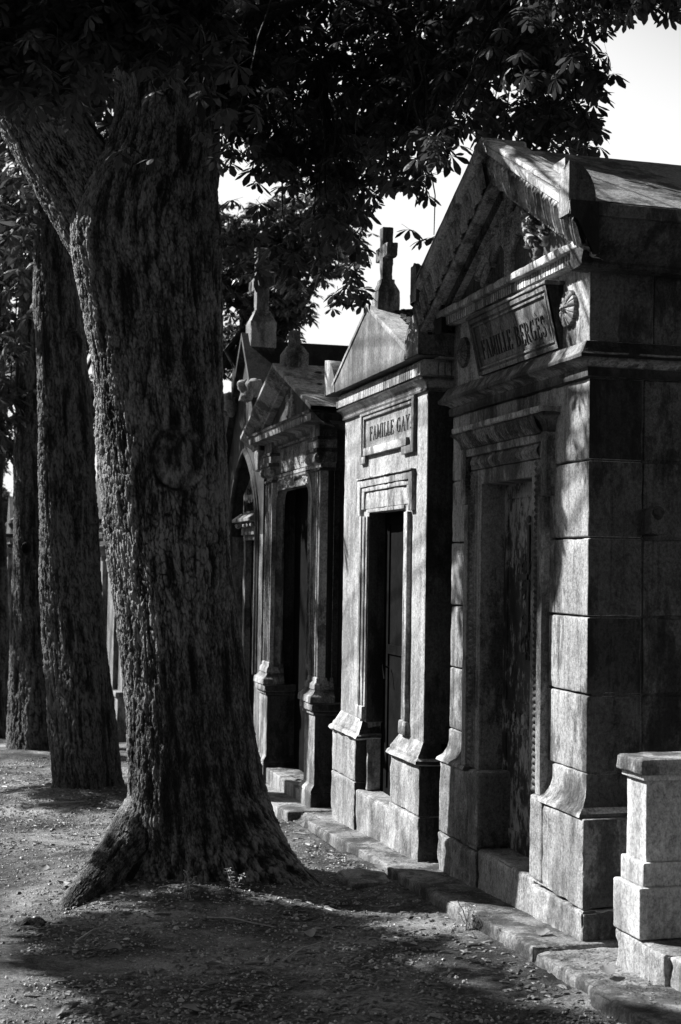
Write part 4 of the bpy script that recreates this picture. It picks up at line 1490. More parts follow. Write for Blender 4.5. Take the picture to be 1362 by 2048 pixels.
V[:, 2] += gz(2.4, 8.6)+.045+(V[:, 1]-8.6)*.02
sb.V = [V]
tag(sb.build('loose_slab', 'kerb', smooth=40), 'loose flat stone lying in the dirt against the kerb, by the pale tomb', 'stone slab')

# ------------------------------------------------------------------ trees
BARK = {}
SCL = [1.0]

def bark_disp(th, s, zz, rad, seed, k=1.):
    """plates, cracks and ridges of old bark; th angle, zz length, rad radius"""
    X = th*np.maximum(rad, .12)
    P = np.stack([np.cos(th)*rad, np.sin(th)*rad, zz], -1)
    wob = fbm(P*np.array([6, 6, 2.5]), seed, 4)
    nper = np.maximum(1, np.round(2*math.pi*.42/(.025*SCL[0])))
    cx = (th % (2*math.pi))/(2*math.pi)*nper
    F1, F2, ID = worley(cx+1.7*wob, zz/(.085*SCL[0])+1.9*fbm(P*np.array([7, 7, 3]), seed+2, 3), seed)
    F1b, F2b, IDb = worley(cx*2.3+1.4*wob, zz/.045+1.0*wob, seed+11)
    crack = np.clip((F2-F1)*3.2, 0, 1)**.6
    crackb = np.clip((F2b-F1b)*2.6, 0, 1)**.6
    ridge = np.abs(fbm(P*np.array([13, 13, 2.2]), seed+4, 4))
    rid2 = np.abs(fbm(P*np.array([24, 24, 3.0])+9, seed+5, 4))
    patch = .5+.8*fbm(P*np.array([1.6, 1.6, .8]), seed+13, 2)
    d = (.015*(crack-.6)+.010*(ID-.5))*np.clip(patch+.3, .3, 1.2)+.005*(crackb-.6)+.004*(IDb-.5)-.022*ridge-.014*rid2+.02*fbm(P*np.array([2.5, 2.5, 1.2]), seed+6, 3)
    d = d+.006*fbm(P*np.array([55, 55, 30]), seed+8, 3)
    BARK['h'] = np.clip(.50*crack**.7*(.8+.4*ID)*np.clip(patch+.35, .35, 1.1)+.22*crackb+.12-1.1*np.clip(ridge-.13, 0, 1)-.8*np.clip(rid2-.15, 0, 1), 0, 1)
    return d*k

def trunk_mesh(name, prof, R, mat, nth, dz, seed, lobes=None, flare=None, knots=(), k=1., closetop=True):
    """prof rows: (x,y,z,r)"""
    prof = np.array(prof, float)
    seg = np.r_[0, np.cumsum(np.linalg.norm(np.diff(prof[:, :3], axis=0), axis=1))]
    n = max(8, int(seg[-1]/dz))
    t = np.linspace(0, seg[-1], n)
    def interp(col):
        # smooth interpolation
        y = np.interp(t, seg, col)
        kk = max(1, int(n*.012))
        ker = np.ones(2*kk+1)/(2*kk+1)
        yy = np.convolve(np.pad(y, kk, mode='edge'), ker, 'valid')
        return yy
    C = np.stack([interp(prof[:, i]) for i in range(3)], -1)
    r = interp(prof[:, 3])
    T = np.gradient(C, axis=0)
    T /= np.linalg.norm(T, axis=1, keepdims=True)
    A = np.cross(T, np.array([0, 1., 0]))
    A /= np.linalg.norm(A, axis=1, keepdims=True)
    B = np.cross(A, T)
    th = np.linspace(0, 2*math.pi, nth, endpoint=False)
    TH, TT = np.meshgrid(th, t, indexing='xy')
    RR = r[:, None]*np.ones_like(TH)
    ZZ = C[:, 2][:, None]*np.ones_like(TH)
    if lobes is not None:
        RR = lobes(TH, ZZ, RR)
    D = bark_disp(TH, TT, TT, RR, seed, k)
    for (kth, kz_, kw, kh) in knots:
        dth = (TH-kth+math.pi) % (2*math.pi)-math.pi
        e = np.hypot(dth*RR/kw, (ZZ-kz_)/kh)
        e = e*(1+.16*fbm(np.stack([np.cos(np.arctan2(ZZ-kz_, dth*RR))*1.5, np.sin(np.arctan2(ZZ-kz_, dth*RR))*1.5, e*.5], -1), 3, 3))
        sw = np.clip((1.12-e)*6, 0, 1)
        inner = -.012+.010*np.cos(e*3)+.012*fbm(np.stack([dth*RR*22, ZZ*22, e*3], -1), 5, 3)-.03*np.exp(-((dth*RR/kw+.05)/.10)**2)*(ZZ > kz_-.02)*(e < .7)
        rim = (.026+.03*fbm(np.stack([dth*RR*14, ZZ*14, e*0], -1), 15, 3))*np.exp(-((e-1.1)/.14)**2)-.010*np.exp(-((e-.93)/.06)**2)
        D = D*(1-sw)+inner*sw+rim
        BARK['h'] = BARK['h']*(1-sw)+sw*np.clip(.42+.6*fbm(np.stack([dth*RR*30, ZZ*12, e*4], -1), 9, 3)-.8*np.exp(-((e-.95)/.05)**2)*np.clip(.5+1.2*fbm(np.stack([dth*RR*9, ZZ*9, e*0], -1), 19, 2), 0, 1), 0, 1)
    RR = RR+D
    P = C[:, None, :]+RR[..., None]*(np.cos(TH)[..., None]*A[:, None, :]+np.sin(TH)[..., None]*B[:, None, :])
    return P.reshape(-1, 3), grid_faces(n, nth, True)

def rows_from(tab, Y):
    out = []
    for v, l, r in tab:
        a, b = at(l, v, Y), at(r, v, Y)
        c = (a+b)/2
        out.append((c[0], Y, c[2], abs(b[0]-a[0])/2*.985))
    return out[::-1] if out[0][2] > out[-1][2] else out

# leaves -------------------------------------------------------------
def leaf_template(nl=7, simple=False, seed=0):
    rr = random.Random(seed)
    V, F = [], []
    for i in range(nl):
        k = i-(nl-1)/2
        a = k*RAD(44)+rr.uniform(-.1, .1)
        L = (.165-.014*abs(k)**1.35)*rr.uniform(.9, 1.1)
        st = [(.0, .006), (.3, .35), (.58, .88), (.76, 1.0), (.90, .55), (1.0, .0)] if not simple else [(.0, .02), (.62, 1.0), (1.0, .0)]
        wmax = L*.19
        droop = rr.uniform(.35, .75)
        rows = []
        for t, w in st:
            x = L*t
            z = -droop*L*t*t*.9
            rows.append([(x, -wmax*w, z-.25*wmax*w), (x, 0, z), (x, wmax*w, z-.25*wmax*w)])
        b = len(V)
        ca, sa = math.cos(a), math.sin(a)
        for row in rows:
            for (x, y, z) in row:
                V.append((x*ca-y*sa, x*sa+y*ca, z))
        for r in range(len(rows)-1):
            for c in range(2):
                F.append((b+r*3+c, b+(r+1)*3+c, b+(r+1)*3+c+1, b+r*3+c+1))
    # petiole
    b = len(V)
    for x, z in ((0, 0), (-.13, .02)):
        V += [(x, -.0022, z), (x, .0022, z+.001)]
    F.append((b, b+1, b+3, b+2))
    return np.array(V), np.array(F)

TPL = [leaf_template(7, False, i) for i in range(4)]+[leaf_template(5, False, 9)]
TPS = [leaf_template(5, True, i) for i in range(3)]

def rotmats(yaw, tilt, taz, rng):
    """random heading about z, then tilt by 'tilt' toward azimuth taz"""
    n = len(yaw)
    cz, sz = np.cos(yaw), np.sin(yaw)
    Rz = np.zeros((n, 3, 3))
    Rz[:, 0, 0] = cz; Rz[:, 0, 1] = -sz; Rz[:, 1, 0] = sz; Rz[:, 1, 1] = cz; Rz[:, 2, 2] = 1
    kx, ky = -np.sin(taz), np.cos(taz)
    c, s = np.cos(tilt), np.sin(tilt)
    Rt = np.zeros((n, 3, 3))
    Rt[:, 0, 0] = c+kx*kx*(1-c); Rt[:, 0, 1] = kx*ky*(1-c); Rt[:, 0, 2] = ky*s
    Rt[:, 1, 0] = kx*ky*(1-c); Rt[:, 1, 1] = c+ky*ky*(1-c); Rt[:, 1, 2] = -kx*s
    Rt[:, 2, 0] = -ky*s; Rt[:, 2, 1] = kx*s; Rt[:, 2, 2] = c
    return Rt@Rz

def leaves_mesh(pos, size, rng, tpls):
    Vs, Fs = [], []
    off = 0
    pos = np.asarray(pos)
    pick = rng.integers(0, len(tpls), len(pos))
    for k, (TV, TF) in enumerate(tpls):
        P = pos[pick == k]
        n = len(P)
        if n == 0:
            continue
        S = (size if np.isscalar(size) else size[pick == k])*rng.uniform(.75, 1.25, n)
        yaw = rng.uniform(0, 2*math.pi, n)
        tilt = np.abs(rng.normal(.35, .4, n))
        # leaves hang outward: tilt toward their own heading
        Rm = rotmats(yaw, tilt, yaw+rng.normal(0, .7, n), rng)
        W = np.einsum('nij,vj->nvi', Rm, TV)*S[:, None, None]+P[:, None, :]
        Vs.append(W.reshape(-1, 3))
        Fs.append((TF[None]+(np.arange(n)*len(TV))[:, None, None]).reshape(-1, 4)+off)
        off += n*len(TV)
    return np.concatenate(Vs), np.concatenate(Fs)

def inpoly(u, v, poly):
    c = False
    n = len(poly)
    for i in range(n):
        x1, y1 = poly[i]
        x2, y2 = poly[(i+1) % n]
        if (y1 > v) != (y2 > v) and u < (x2-x1)*(v-y1)/(y2-y1)+x1:
            c = not c
    return c

def sample_poly(poly, n, rr):
    us = [p[0] for p in poly]
    vs = [p[1] for p in poly]
    out = []
    while len(out) < n:
        u, v = rr.uniform(min(us), max(us)), rr.uniform(min(vs), max(vs))
        if inpoly(u, v, poly):
            out.append((u, v))
    return out

def shoots(centres, per, spread, rng):
    """leaf positions in loose rounded clumps"""
    C = np.repeat(np.array(centres), per, axis=0)
    d = rng.normal(0, 1, C.shape)
    d /= np.linalg.norm(d, axis=1, keepdims=True)
    return C+d*(rng.uniform(0, 1, (len(C), 1))**.5)*np.array([1, 1, .7])*spread

def curve_pts(a, b, sag, n=9, rr=None, wob=.05):
    a, b = np.array(a), np.array(b)
    m = (a+b)/2+np.array([0, 0, sag])
    out = []
    for i in range(n):
        t = i/(n-1)
        p = (1-t)**2*a+2*t*(1-t)*m+t*t*b
        if rr and 0 < i < n-1:
            p = p+np.array([rr.gauss(0, wob), rr.gauss(0, wob), rr.gauss(0, wob)])
        out.append(p)
    return out

# --- the big chestnut
LIT = ((8.1, 10.05, .5, 6.1, .0), (11.1, 13.8, .1, 5.6, .0), (13.8, 16.5, .6, 5.8, .12), (7.3, 9.0, .7, 3.0, .0), (9.5, 11.2, -1.7, 3.3, .0), (9.2, 10.8, 5.4, 7.0, .0), (9.6, 10.5, 4.5, 5.6, .01))

def keep(p, rr):
    """gaps in the canopy where the sun comes through"""
    if p[0] > 2.9:
        return True
    a, b = p[0]*.85+p[1], p[2]+1.08*p[0]
    for q in LIT:
        if q[0] < a < q[1] and q[2] < b < q[3]:
            return rr.random() < q[4]
    return True

def tree_big():
    Y = 9.15
    R = thing('chestnut_tree', 'biggest and nearest chestnut tree, scarred trunk with flaring base and a forked crown', 'tree', (1.4, 9.15, -1.95), 'row of trees along the lane')
    tab = [(-420, 262, 430), (-200, 250, 440), (0, 236, 442), (120, 232, 442), (240, 228, 440), (330, 205, 440), (400, 165, 440), (450, 146, 440), (500, 143, 441), (550, 153, 442), (600, 163, 443), (650, 171, 445),
           (700, 178, 447), (800, 188, 452), (900, 195, 458), (1000, 204, 461), (1100, 215, 466), (1200, 228, 474), (1300, 236, 484), (1400, 243, 494),
           (1500, 246, 507), (1600, 243, 527), (1660, 240, 545), (1700, 236, 560), (1740, 226, 578), (1775, 214, 596), (1810, 205, 612), (1850, 198, 622)]
    prof = rows_from(tab, Y)
    def lobes(TH, ZZ, RR):
        h = np.clip((ZZ+2.05)/.75, 0, 1)
        e = (1-h)**2
        # th=0 points to -x.. directions of the buttress roots
        L = .22*np.exp(-((((TH-RAD(228)+math.pi) % (2*math.pi))-math.pi)/.38)**2)+.14*np.exp(-((((TH-RAD(340)+math.pi) % (2*math.pi))-math.pi)/.3)**2)
        L = L+.10*np.exp(-((((TH-RAD(280)+math.pi) % (2*math.pi))-math.pi)/.22)**2)+.12*np.cos(TH*3+1)*.4
        broad = 1+.035*np.sin(TH*3+ZZ*1.2)+.03*np.sin(TH*5-ZZ*2.1+1)
        return RR*broad+L*e
    V, F = trunk_mesh('trunk', prof, R, 'bark', 460, .0085, 4, lobes, knots=[(RAD(TK), .66, .155, .20)])
    fast_mesh('trunk', V, F, 'bark', R, True)
    # the left fork
    lim = [((265, 620), 70), ((240, 520), 90), ((200, 440), 98), ((150, 350), 98), ((95, 255), 92), ((35, 150), 86), ((-40, 30), 80), ((-130, -110), 72), ((-260, -330), 60)]
    rows = []
    for i, ((u, v), rp) in enumerate(lim):
        yy = 9.15+(.05*i if i < 5 else .25+.22*(i-5))
        p = at(u, v, yy)
        rows.append((p[0], yy, p[2], rp*.9/2844*yy))
    V, F = trunk_mesh('limb', rows, R, 'bark', 300, .010, 14)
    fast_mesh('limb', V, F, 'bark', R, True)
    # surface roots
    for pts, rad in (([(1.25, 9.1, -1.54), (1.06, 8.95, -1.76), (.88, 8.72, -1.90), (.70, 8.40, -1.97), (.56, 8.10, -2.04)], [.20, .175, .13, .085, .04]),
                     ([(1.8, 9.0, -1.72), (2.05, 8.78, -1.93), (2.25, 8.6, -2.02)], [.2, .11, .03])):
        rows = [(p[0], p[1], p[2], r) for p, r in zip(pts, rad)]
        n = 14
        # refine path
        rows = np.array(rows)
        t0 = np.linspace(0, 1, len(rows))
        t1 = np.linspace(0, 1, 40)
        rr_ = np.stack([np.interp(t1, t0, rows[:, k]) for k in range(4)], -1)
        V, F = trunk_mesh('root', rr_, R, 'bark', 200, .009, 33, k=.9)
        fast_mesh('root', V, F, 'bark', R, True)
    MB().blob((.43, 7.86, -1.965), .085, 4, (1.2, .9, .8), 24, .35).build('root', 'bark_dark', R, smooth=80)
    rr = random.Random(11)
    rng = np.random.default_rng(11)
    cen = []
    def region(poly, n, y0, y1):
        for u, v in sample_poly(poly, n, rr):
            p = at(u, v, 1.0)
            for _ in range(12):
                q = p*rr.uniform(y0, y1)
                if keep(q, rr):
                    cen.append(q)
                    break
    region([(400, -60), (1130, -60), (1075, 90), (1020, 150), (960, 180), (880, 215), (820, 290), (760, 330), (680, 320), (600, 250), (520, 230), (400, 260)], 235, 6.9, 10.4)
    region([(450, 230), (600, 240), (700, 320), (820, 300), (780, 350), (700, 390), (560, 330), (470, 300)], 22, 7.4, 9.8)
    region([(1020, -60), (1150, -60), (1130, 60), (1170, 140), (1130, 190), (1060, 190)], 12, 7.2, 8.8)
    region([(1040, 150), (1120, 170), (1160, 250), (1180, 280), (1090, 270)], 4, 7.3, 8.2)
    region([(1130, -60), (1400, -60), (1400, 0), (1200, 5)], 16, 7.0, 8.4)
    region([(430, -60), (-80, -60), (-80, 240), (20, 230), (120, 170), (200, 40)], 70, 8.9, 11.5)
    region([(-60, -60), (430, -60), (430, 60), (180, 120), (-60, 200)], 90, 6.9, 8.6)
    # overhead, out of the picture
    region([(-300, -60), (1700, -60), (1700, -420), (-300, -420)], 230, 6.6, 10.5)
    main = shoots(cen, 12, .27, rng)
    lacy = []
    for u, v in sample_poly([(445, 300), (600, 300), (760, 350), (865, 290), (880, 400), (800, 430), (760, 440), (745, 540), (725, 610), (620, 560), (480, 600), (445, 450)], 78, rr):
        lacy.append(at(u, v, 1.0)*rr.uniform(8.2, 11.0))
    for u, v in sample_poly([(1020, 60), (1130, 60), (1190, 150), (1190, 300), (1040, 280), (880, 270), (960, 200)], 60, rr):
        lacy.append(at(u, v, 1.0)*rr.uniform(7.6, 9.0))
    lacy = [p for p in lacy if keep(p, rr)]
    lacy = shoots(lacy, 4, .13, rng)
    # sprays at the fringe: few leaves each
    spr = [(1180, 262, 7.4), (1150, 215, 7.5), (1165, 130, 7.4), (1185, 165, 7.4), (1100, 262, 7.6), (1060, 240, 7.7), (1010, 255, 7.7), (925, 262, 7.5), (960, 240, 7.6), (905, 245, 7.6), (882, 290, 7.5), (840, 380, 7.8), (868, 300, 7.4), 
           (868, 470, 8.6), (700, 470, 8.6), (640, 500, 9), (700, 540, 9), (720, 590, 9), (680, 560, 9.2), (600, 560, 9.4), (720, 400, 8.3), (1340, 30, 7.2), (1275, 15, 7.2), (1195, 40, 7.3), (1230, 10, 7.2), (1300, -10, 7.2), (1150, 60, 7.3),
           (790, 350, 8.0), (850, 330, 7.9), (640, 400, 8.4), (600, 360, 8.5), (560, 330, 8.6), (520, 300, 8.7), (660, 440, 8.6), (690, 430, 8.3), (475, 290, 8.3), (1040, 285, 7.7), (985, 215, 7.7),
           (425, 95, 8.2), (395, 120, 8.2), (365, 170, 8.0), (400, 185, 8.0), (425, 310, 8.0), (432, 405, 8.1), (250, 95, 8.4), (225, 80, 8.4), (210, 130, 8.4), (235, 290, 8.6), (250, 300, 8.55), (275, 310, 8.5)]
    sp = []
    for u, v, y in spr:
        p = at(u, v, y)
        for k in range(6 if u > 450 else 1):
            sp.append(p+np.array([rr.gauss(0, .06), rr.gauss(0, .08), rr.gauss(0, .045)]))
    # crown hanging to the left, over the lane: it is what shades the foreground
    far = []
    def shade(Ac, Bc, Ar, Br, n, x0=-5.5, x1=-2.6):
        for i in range(n):
            a = rr.uniform(0, 6.2832)
            q = rr.random()**.5
            Av, Bv = Ac+Ar*q*math.cos(a), Bc+Br*q*math.sin(a)
            x = rr.uniform(x0, x1)
            far.append((x, Av-x*.85, Bv-1.08*x))
    for S in SHADE:
        shade(*S)
    for i in range(260):      # unseen foliage left of the fork, added to darken the upper trunk
        far.append((rr.uniform(-3.2, -.25), rr.uniform(8.0, 11.5), rr.uniform(2.3, 5.0)))
    for i in range(620):      # unseen crown over lane and camera, added to cut sky light
        far.append((rr.uniform(.2, 5.0), rr.uniform(-3.5, 6.0), rr.uniform(3.2, 5.5)))
    for i in range(420):  # more unseen crown, added to cut light from behind left
        far.append((rr.uniform(-5.5, .2), rr.uniform(-6, 4.5), rr.uniform(2.2, 5.5)))
    far = [p for p in far if keep(p, rr)]
    fl = shoots(far, 7, .30, rng) if far else np.zeros((0, 3))
    pos = np.concatenate([main, np.array(sp), lacy])
    V, F = leaves_mesh(pos, .62, rng, TPL)
    o = fast_mesh('crown', V, F, 'leaf', R)
    o['kind'] = 'stuff'
    V, F = leaves_mesh(fl, 1.35, rng, TPS)
    o = fast_mesh('crown', V, F, 'leaf', R)  # off-frame clumps, largely added to shade and cut sky light
    o['kind'] = 'stuff'
    # boughs and twigs
    br = MB()
    top = np.array([1.32, 9.1, 3.2])
    fork = at(-40, 30, 9.0)
    hubs = [np.array(at(u, v, y)) for u, v, y in ((560, -60, 8.4), (760, -80, 8.2), (950, -120, 7.9), (1060, -60, 7.6), (1250, -90, 7.4), (640, 120, 8.8), (840, 60, 8.4), (500, 160, 9.2))]
    for h in hubs:
        L = curve_pts(top+np.array([0, 0, rr.uniform(0, .6)]), h, .4, 10, rr, .03)
        br.tube(L, list(np.linspace(.024, .009, 10)), 8)
    for u, v, y in spr[:42]:
        p = np.array(at(u, v, y))
        h = min(hubs, key=lambda q: np.linalg.norm(q-p)+(0 if q[2] > p[2] else 3))
        br.tube(curve_pts(h, p, .18, 8, rr, .02), list(np.linspace(.012, .003, 8)), 5)
    for c in cen[::6]:
        h = min(hubs, key=lambda q: np.linalg.norm(q-c))
        br.tube(curve_pts(h, c, .12, 6, rr, .02), list(np.linspace(.008, .003, 6)), 5)
    for i in range(0, len(far), 9):
        br.tube(curve_pts(fork+np.array([-.8, .1, 1.5]), far[i], .5, 7, rr, .05), list(np.linspace(.016, .004, 7)), 5)
    br.build('branch', 'bark_dark', R, smooth=60)
TK = 270
SHADE = [(7.7, -.35, 1.25, .95, 82), (9.2, -.15, .6, .55, 22), (9.0, .75, .5, .35, 6), (10.5, 4.3, .7, .55, 22), (15.8, 4.0, 1.4, 1.4, 18, -4.5, -2.0), (19.0, 2.5, 1.8, 3, 45, -4, -2.0), (14.4, -.8, .8, .8, 14, -4, -2), (14.6, 2.4, .5, 1.0, 6, -4, -2.2)]
tree_big()

def tree_row(tabv, Y, label, seed, crown, nth=200, mat='bark_dark', knots=(), stubs=()):
    prof = rows_from(tabv, Y)
    R = thing('chestnut_tree', label, 'tree', (prof[0][0], Y, prof[0][2]+.1), 'row of trees along the lane')
    def lobes(TH, ZZ, RR):
        e = np.clip(1-(ZZ-prof[0][2])/.7, 0, 1)**2
        return RR*(1+.06*np.sin(TH*3+ZZ*1.5+seed)+.05*np.sin(TH*4-ZZ))+e*.06*np.cos(TH*5+seed)
    SCL[0] = 1.25 if seed % 2 else 1.6
    V, F = trunk_mesh('trunk', prof, R, mat, nth, .016, seed, lobes, knots=knots)
    fast_mesh('trunk', V, F, mat, R, True)
    for (u, v, y, dx, rad) in stubs:
        p = at(u, v, y)
        s = MB()
        s.lathe([(rad*.4, .05), (rad*1.0, -.02), (rad*1.08, -.06), (rad*.9, -.075), (rad*.62, -.06), (rad*.5, -.03), (0, -.02)], p, 16, axis=1, squash=1.35)
        s.build('branch_scar', mat, R)
    rr = random.Random(seed)
    rng = np.random.default_rng(seed)
    cen = []
    for poly, n, y0, y1 in crown:
        for u, v in sample_poly(poly, n, rr):
            for _ in range(8):
                q = at(u, v, 1.0)*rr.uniform(y0, y1)
                if keep(q, rr):
                    cen.append(q)
                    break
    pos = shoots(cen, 7, .38, rng)
    V, F = leaves_mesh(pos, 1.15, rng, TPS)
    o = fast_mesh('crown', V, F, 'leaf', R)
    o['kind'] = 'stuff'
    br = MB()
    top = np.array(prof[-1][:3])
    for c in cen[::7]:
        br.tube(curve_pts(top, c, .4, 6, rr, .04), list(np.linspace(.02, .005, 6)), 5)
    br.build('branch', 'bark_dark', R, smooth=60)
    return R
tree_row([(200, 82, 150), (380, 70, 150), (500, 66, 158), (600, 64, 166), (700, 66, 173), (800, 69, 180), (900, 72, 186), (1000, 76, 192), (1100, 78, 198), (1200, 83, 207), (1300, 90, 217), (1400, 97, 226), (1500, 101, 235), (1560, 101, 240), (1600, 99, 246), (1640, 92, 252)],
         13.95, 'second chestnut trunk from the front, dark, just left of the biggest one', 21,
         [([(-80, -120), (430, -120), (430, 260), (-80, 260)], 230, 12.6, 16.0), ([(-60, 100), (150, 100), (150, 330), (80, 330), (60, 520), (-60, 560)], 80, 13.0, 16.0), ([(150, 300), (240, 300), (230, 520), (160, 480)], 8, 13, 15)], 220, knots=[(RAD(240), 2.1, .07, .13)])
tree_row([(300, 52, 92), (600, 42, 100), (700, 34, 104), (800, 30, 106), (900, 25, 108), (1000, 24, 108), (1100, 24, 109), (1200, 22, 110), (1300, 22, 111), (1400, 18, 115), (1480, 12, 122), (1520, 4, 130), (1560, -4, 138)],
         18.9, 'third chestnut trunk from the front, slim with a ring shaped branch scar high up', 22,
         [([(-80, 350), (70, 350), (60, 700), (40, 900), (-80, 880)], 120, 17.5, 22.0)], 160, 'bark_dark', stubs=[(38, 808, 18.62, 0, .065), (52, 1097, 18.56, 0, .06)])
tree_row([(300, -60, 12), (900, -58, 14), (1000, -56, 6), (1100, -54, 12), (1300, -56, 18), (1400, -56, 20), (1480, -62, 26), (1540, -70, 34)],
         20.8, 'dark tree trunk cut off by the left edge of the picture', 23,
         [([(-300, 250), (-10, 250), (-10, 900), (-300, 900)], 60, 19, 22)], 100)

# --- trees beyond the tombs
def back_tree(x, y, h, label, blobs, seed, mat='leaf_far', size=1.05, per=16):
    zb = -3.6
    R = thing('leafy_tree', label, 'tree', (x, y, zb), 'trees beyond the tombs')
    t = MB()
    t.tube([(x, y, zb), (x+.1, y, 0), (x, y+.1, 3), (x+.2, y, h*.8)], [.35, .28, .2, .08], 12)
    t.build('trunk', 'bark_dark', R, smooth=60)
    rng = np.random.default_rng(seed)
    pos = []
    for (bx, by, bz, r, n) in blobs:
        d = rng.normal(0, 1, (n, 3))
        d /= np.linalg.norm(d, axis=1, keepdims=True)
        c = np.array([bx, by, bz])+d*r*(.35+.65*rng.uniform(0, 1, (n, 1))**.5)*np.array([1, 1, .8])
        pos.append(shoots(c, per, .42, rng))
    V, F = leaves_mesh(np.concatenate(pos), size, rng, TPS)
    o = fast_mesh('crown', V, F, mat, R)
    o['kind'] = 'stuff'
    b = MB()
    rr = random.Random(seed)
    for (bx, by, bz, r, n) in blobs:
        b.tube(curve_pts((x, y, 2.5), (bx, by, bz), .5, 7, rr, .08), list(np.linspace(.10, .02, 7)), 6)
    b.build('branch', 'bark_dark', R, smooth=60)
    return R
def B_(u, v, y, rp, n):
    p = at(u, v, y)
    return (p[0], p[1], p[2], rp*y/2844, n)
back_tree(4.3, 22, 7, 'leafy tree behind the two stone crosses, its crown against the sky', [B_(480, 470, 22, 70, 34), B_(560, 440, 22.5, 60, 22), B_(470, 560, 22, 70, 34), B_(550, 590, 21.5, 60, 26), B_(700, 470, 24, 40, 8), B_(620, 470, 22, 60, 20), B_(660, 420, 23, 50, 14), B_(450, 700, 23, 60, 30), B_(530, 520, 23, 60, 26), B_(560, 640, 22, 40, 12), B_(660, 520, 23, 45, 9), B_(640, 400, 24, 50, 12)], 31, per=11)
back_tree(2.6, 42, 9, 'tall leafy tree far down the lane, seen between the two nearest trunks', [B_(200, 640, 40, 70, 50), B_(170, 790, 42, 50, 22), B_(215, 880, 42, 40, 10), B_(260, 500, 42, 90, 50)], 32, per=14, size=1.6)
back_tree(.2, 60, 10, 'hazy bush of foliage at the far left end of the lane', [B_(10, 1040, 60, 60, 60), B_(-60, 900, 60, 70, 60), B_(60, 700, 60, 70, 60), B_(-20, 760, 50, 60, 60)], 33, per=14, size=2.2)
back_tree(-3.5, 70, 11, 'distant tree closing the lane behind the leftmost trunks', [B_(-120, 1000, 70, 120, 120), B_(60, 1180, 70, 90, 90), B_(150, 1150, 75, 90, 90)], 34, per=14, size=2.6)

# ------------------------------------------------------------------ litter, weeds, fallen leaves
def litter():
    rng = np.random.default_rng(5)
    # pale grit
    n = 9000
    y = 4.9+rng.uniform(0, 1, n)**1.6*14
    x = rng.uniform(-.6, 2.64, n)
    for name, mat, lo, hi, cnt in (('grit', 'pebble', .0018, .008, 22000), ('leaf_litter', 'litter', .004, .020, 15000)):
        y = 4.9+rng.uniform(0, 1, cnt)**1.7*13
        x = rng.uniform(-.5, 2.64, cnt)
        dens = fbm(np.stack([x*1.6, y*1.6, x*0], -1), 40 if mat == 'pebble' else 50, 3)
        if mat == 'litter':
            keep = (dens > -.05) | (x > 2.35) | (np.hypot(x-1.4, y-8.4) < .9)
        else:
            keep = dens > -.35
        x, y = x[keep], y[keep]
        m = len(x)
        z = gz(x, y)+.004
        s = rng.uniform(lo, hi, m)*np.where(rng.uniform(0, 1, m) > .96, 2.0, 1)
        a = rng.uniform(0, 6.283, m)
        if mat == 'litter':        # some of it lies on the kerb and in the gaps between the tombs
            kn = 1500
            x = np.concatenate([x, rng.uniform(2.69, 3.0, kn)])
            ky = 4.9+rng.uniform(0, 1, kn)**1.5*9
            y = np.concatenate([y, ky])
            z = np.concatenate([z, kz(ky)+.003])
            m = len(x)
            s = np.concatenate([s, rng.uniform(.002, .008, kn)])
            a = rng.uniform(0, 6.283, m)
        base = np.array([[-1, -.7, 0], [1, -.6, 0], [.9, .8, 0], [-.8, .7, 0], [-.5, -.4, .8], [.6, -.4, .7], [.4, .5, .8], [-.5, .4, .6]])
        if mat == 'litter':
            base = base*np.array([1.3, .7, .35])
        V = base[None]*s[:, None, None]*rng.uniform(.6, 1.3, (m, 1, 3))
        c, sn = np.cos(a)[:, None], np.sin(a)[:, None]
        X = V[..., 0]*c-V[..., 1]*sn+x[:, None]
        Yv = V[..., 0]*sn+V[..., 1]*c+y[:, None]
        Z = V[..., 2]+z[:, None]
        W = np.stack([X, Yv, Z], -1).reshape(-1, 3)
        f = np.array([(0, 1, 5, 4), (1, 2, 6, 5), (2, 3, 7, 6), (3, 0, 4, 7), (4, 5, 6, 7)])
        F = (f[None]+(np.arange(m)*8)[:, None, None]).reshape(-1, 4)
        o = fast_mesh(name, W, F, mat)
        o['kind'] = 'stuff'
litter()

def dry_leaf_mesh(seed):
    rr = random.Random(seed)
    L, Wd = .075, .026
    st = [(0, .05), (.2, .6), (.45, 1), (.7, .8), (.88, .4), (1, .02)]
    curl = rr.uniform(.3, 1.1)
    rows = []
    for t, w_ in st:
        rows.append([(L*(t-.5), Wd*w_*k*(1+.2*rr.random()), .006+curl*.022*(abs(k)*w_)**1.5+.03*(t-.5)**2*curl+rr.uniform(0, .004)) for k in (-1, -.5, 0, .5, 1)])
    mb = MB()
    mb.grid(np.array(rows))
    return mb
spots = [(125, 1775), (60, 1670), (225, 1905), (258, 1957), (335, 1900), (60, 1990), (120, 2030), (640, 1865), (623, 1875), (480, 2010), (380, 2025), (905, 1700), (740, 1690),
         (700, 1742), (720, 1735), (755, 1740), (500, 1715), (620, 1715), (820, 1900), (700, 1980), (1210, 1990), (900, 2010), (560, 1940), (330, 1985), (150, 1700), (90, 1740), (300, 1840), (1250, 2035), (1090, 1990), (430, 1935)]
rr = random.Random(77)
protos = []
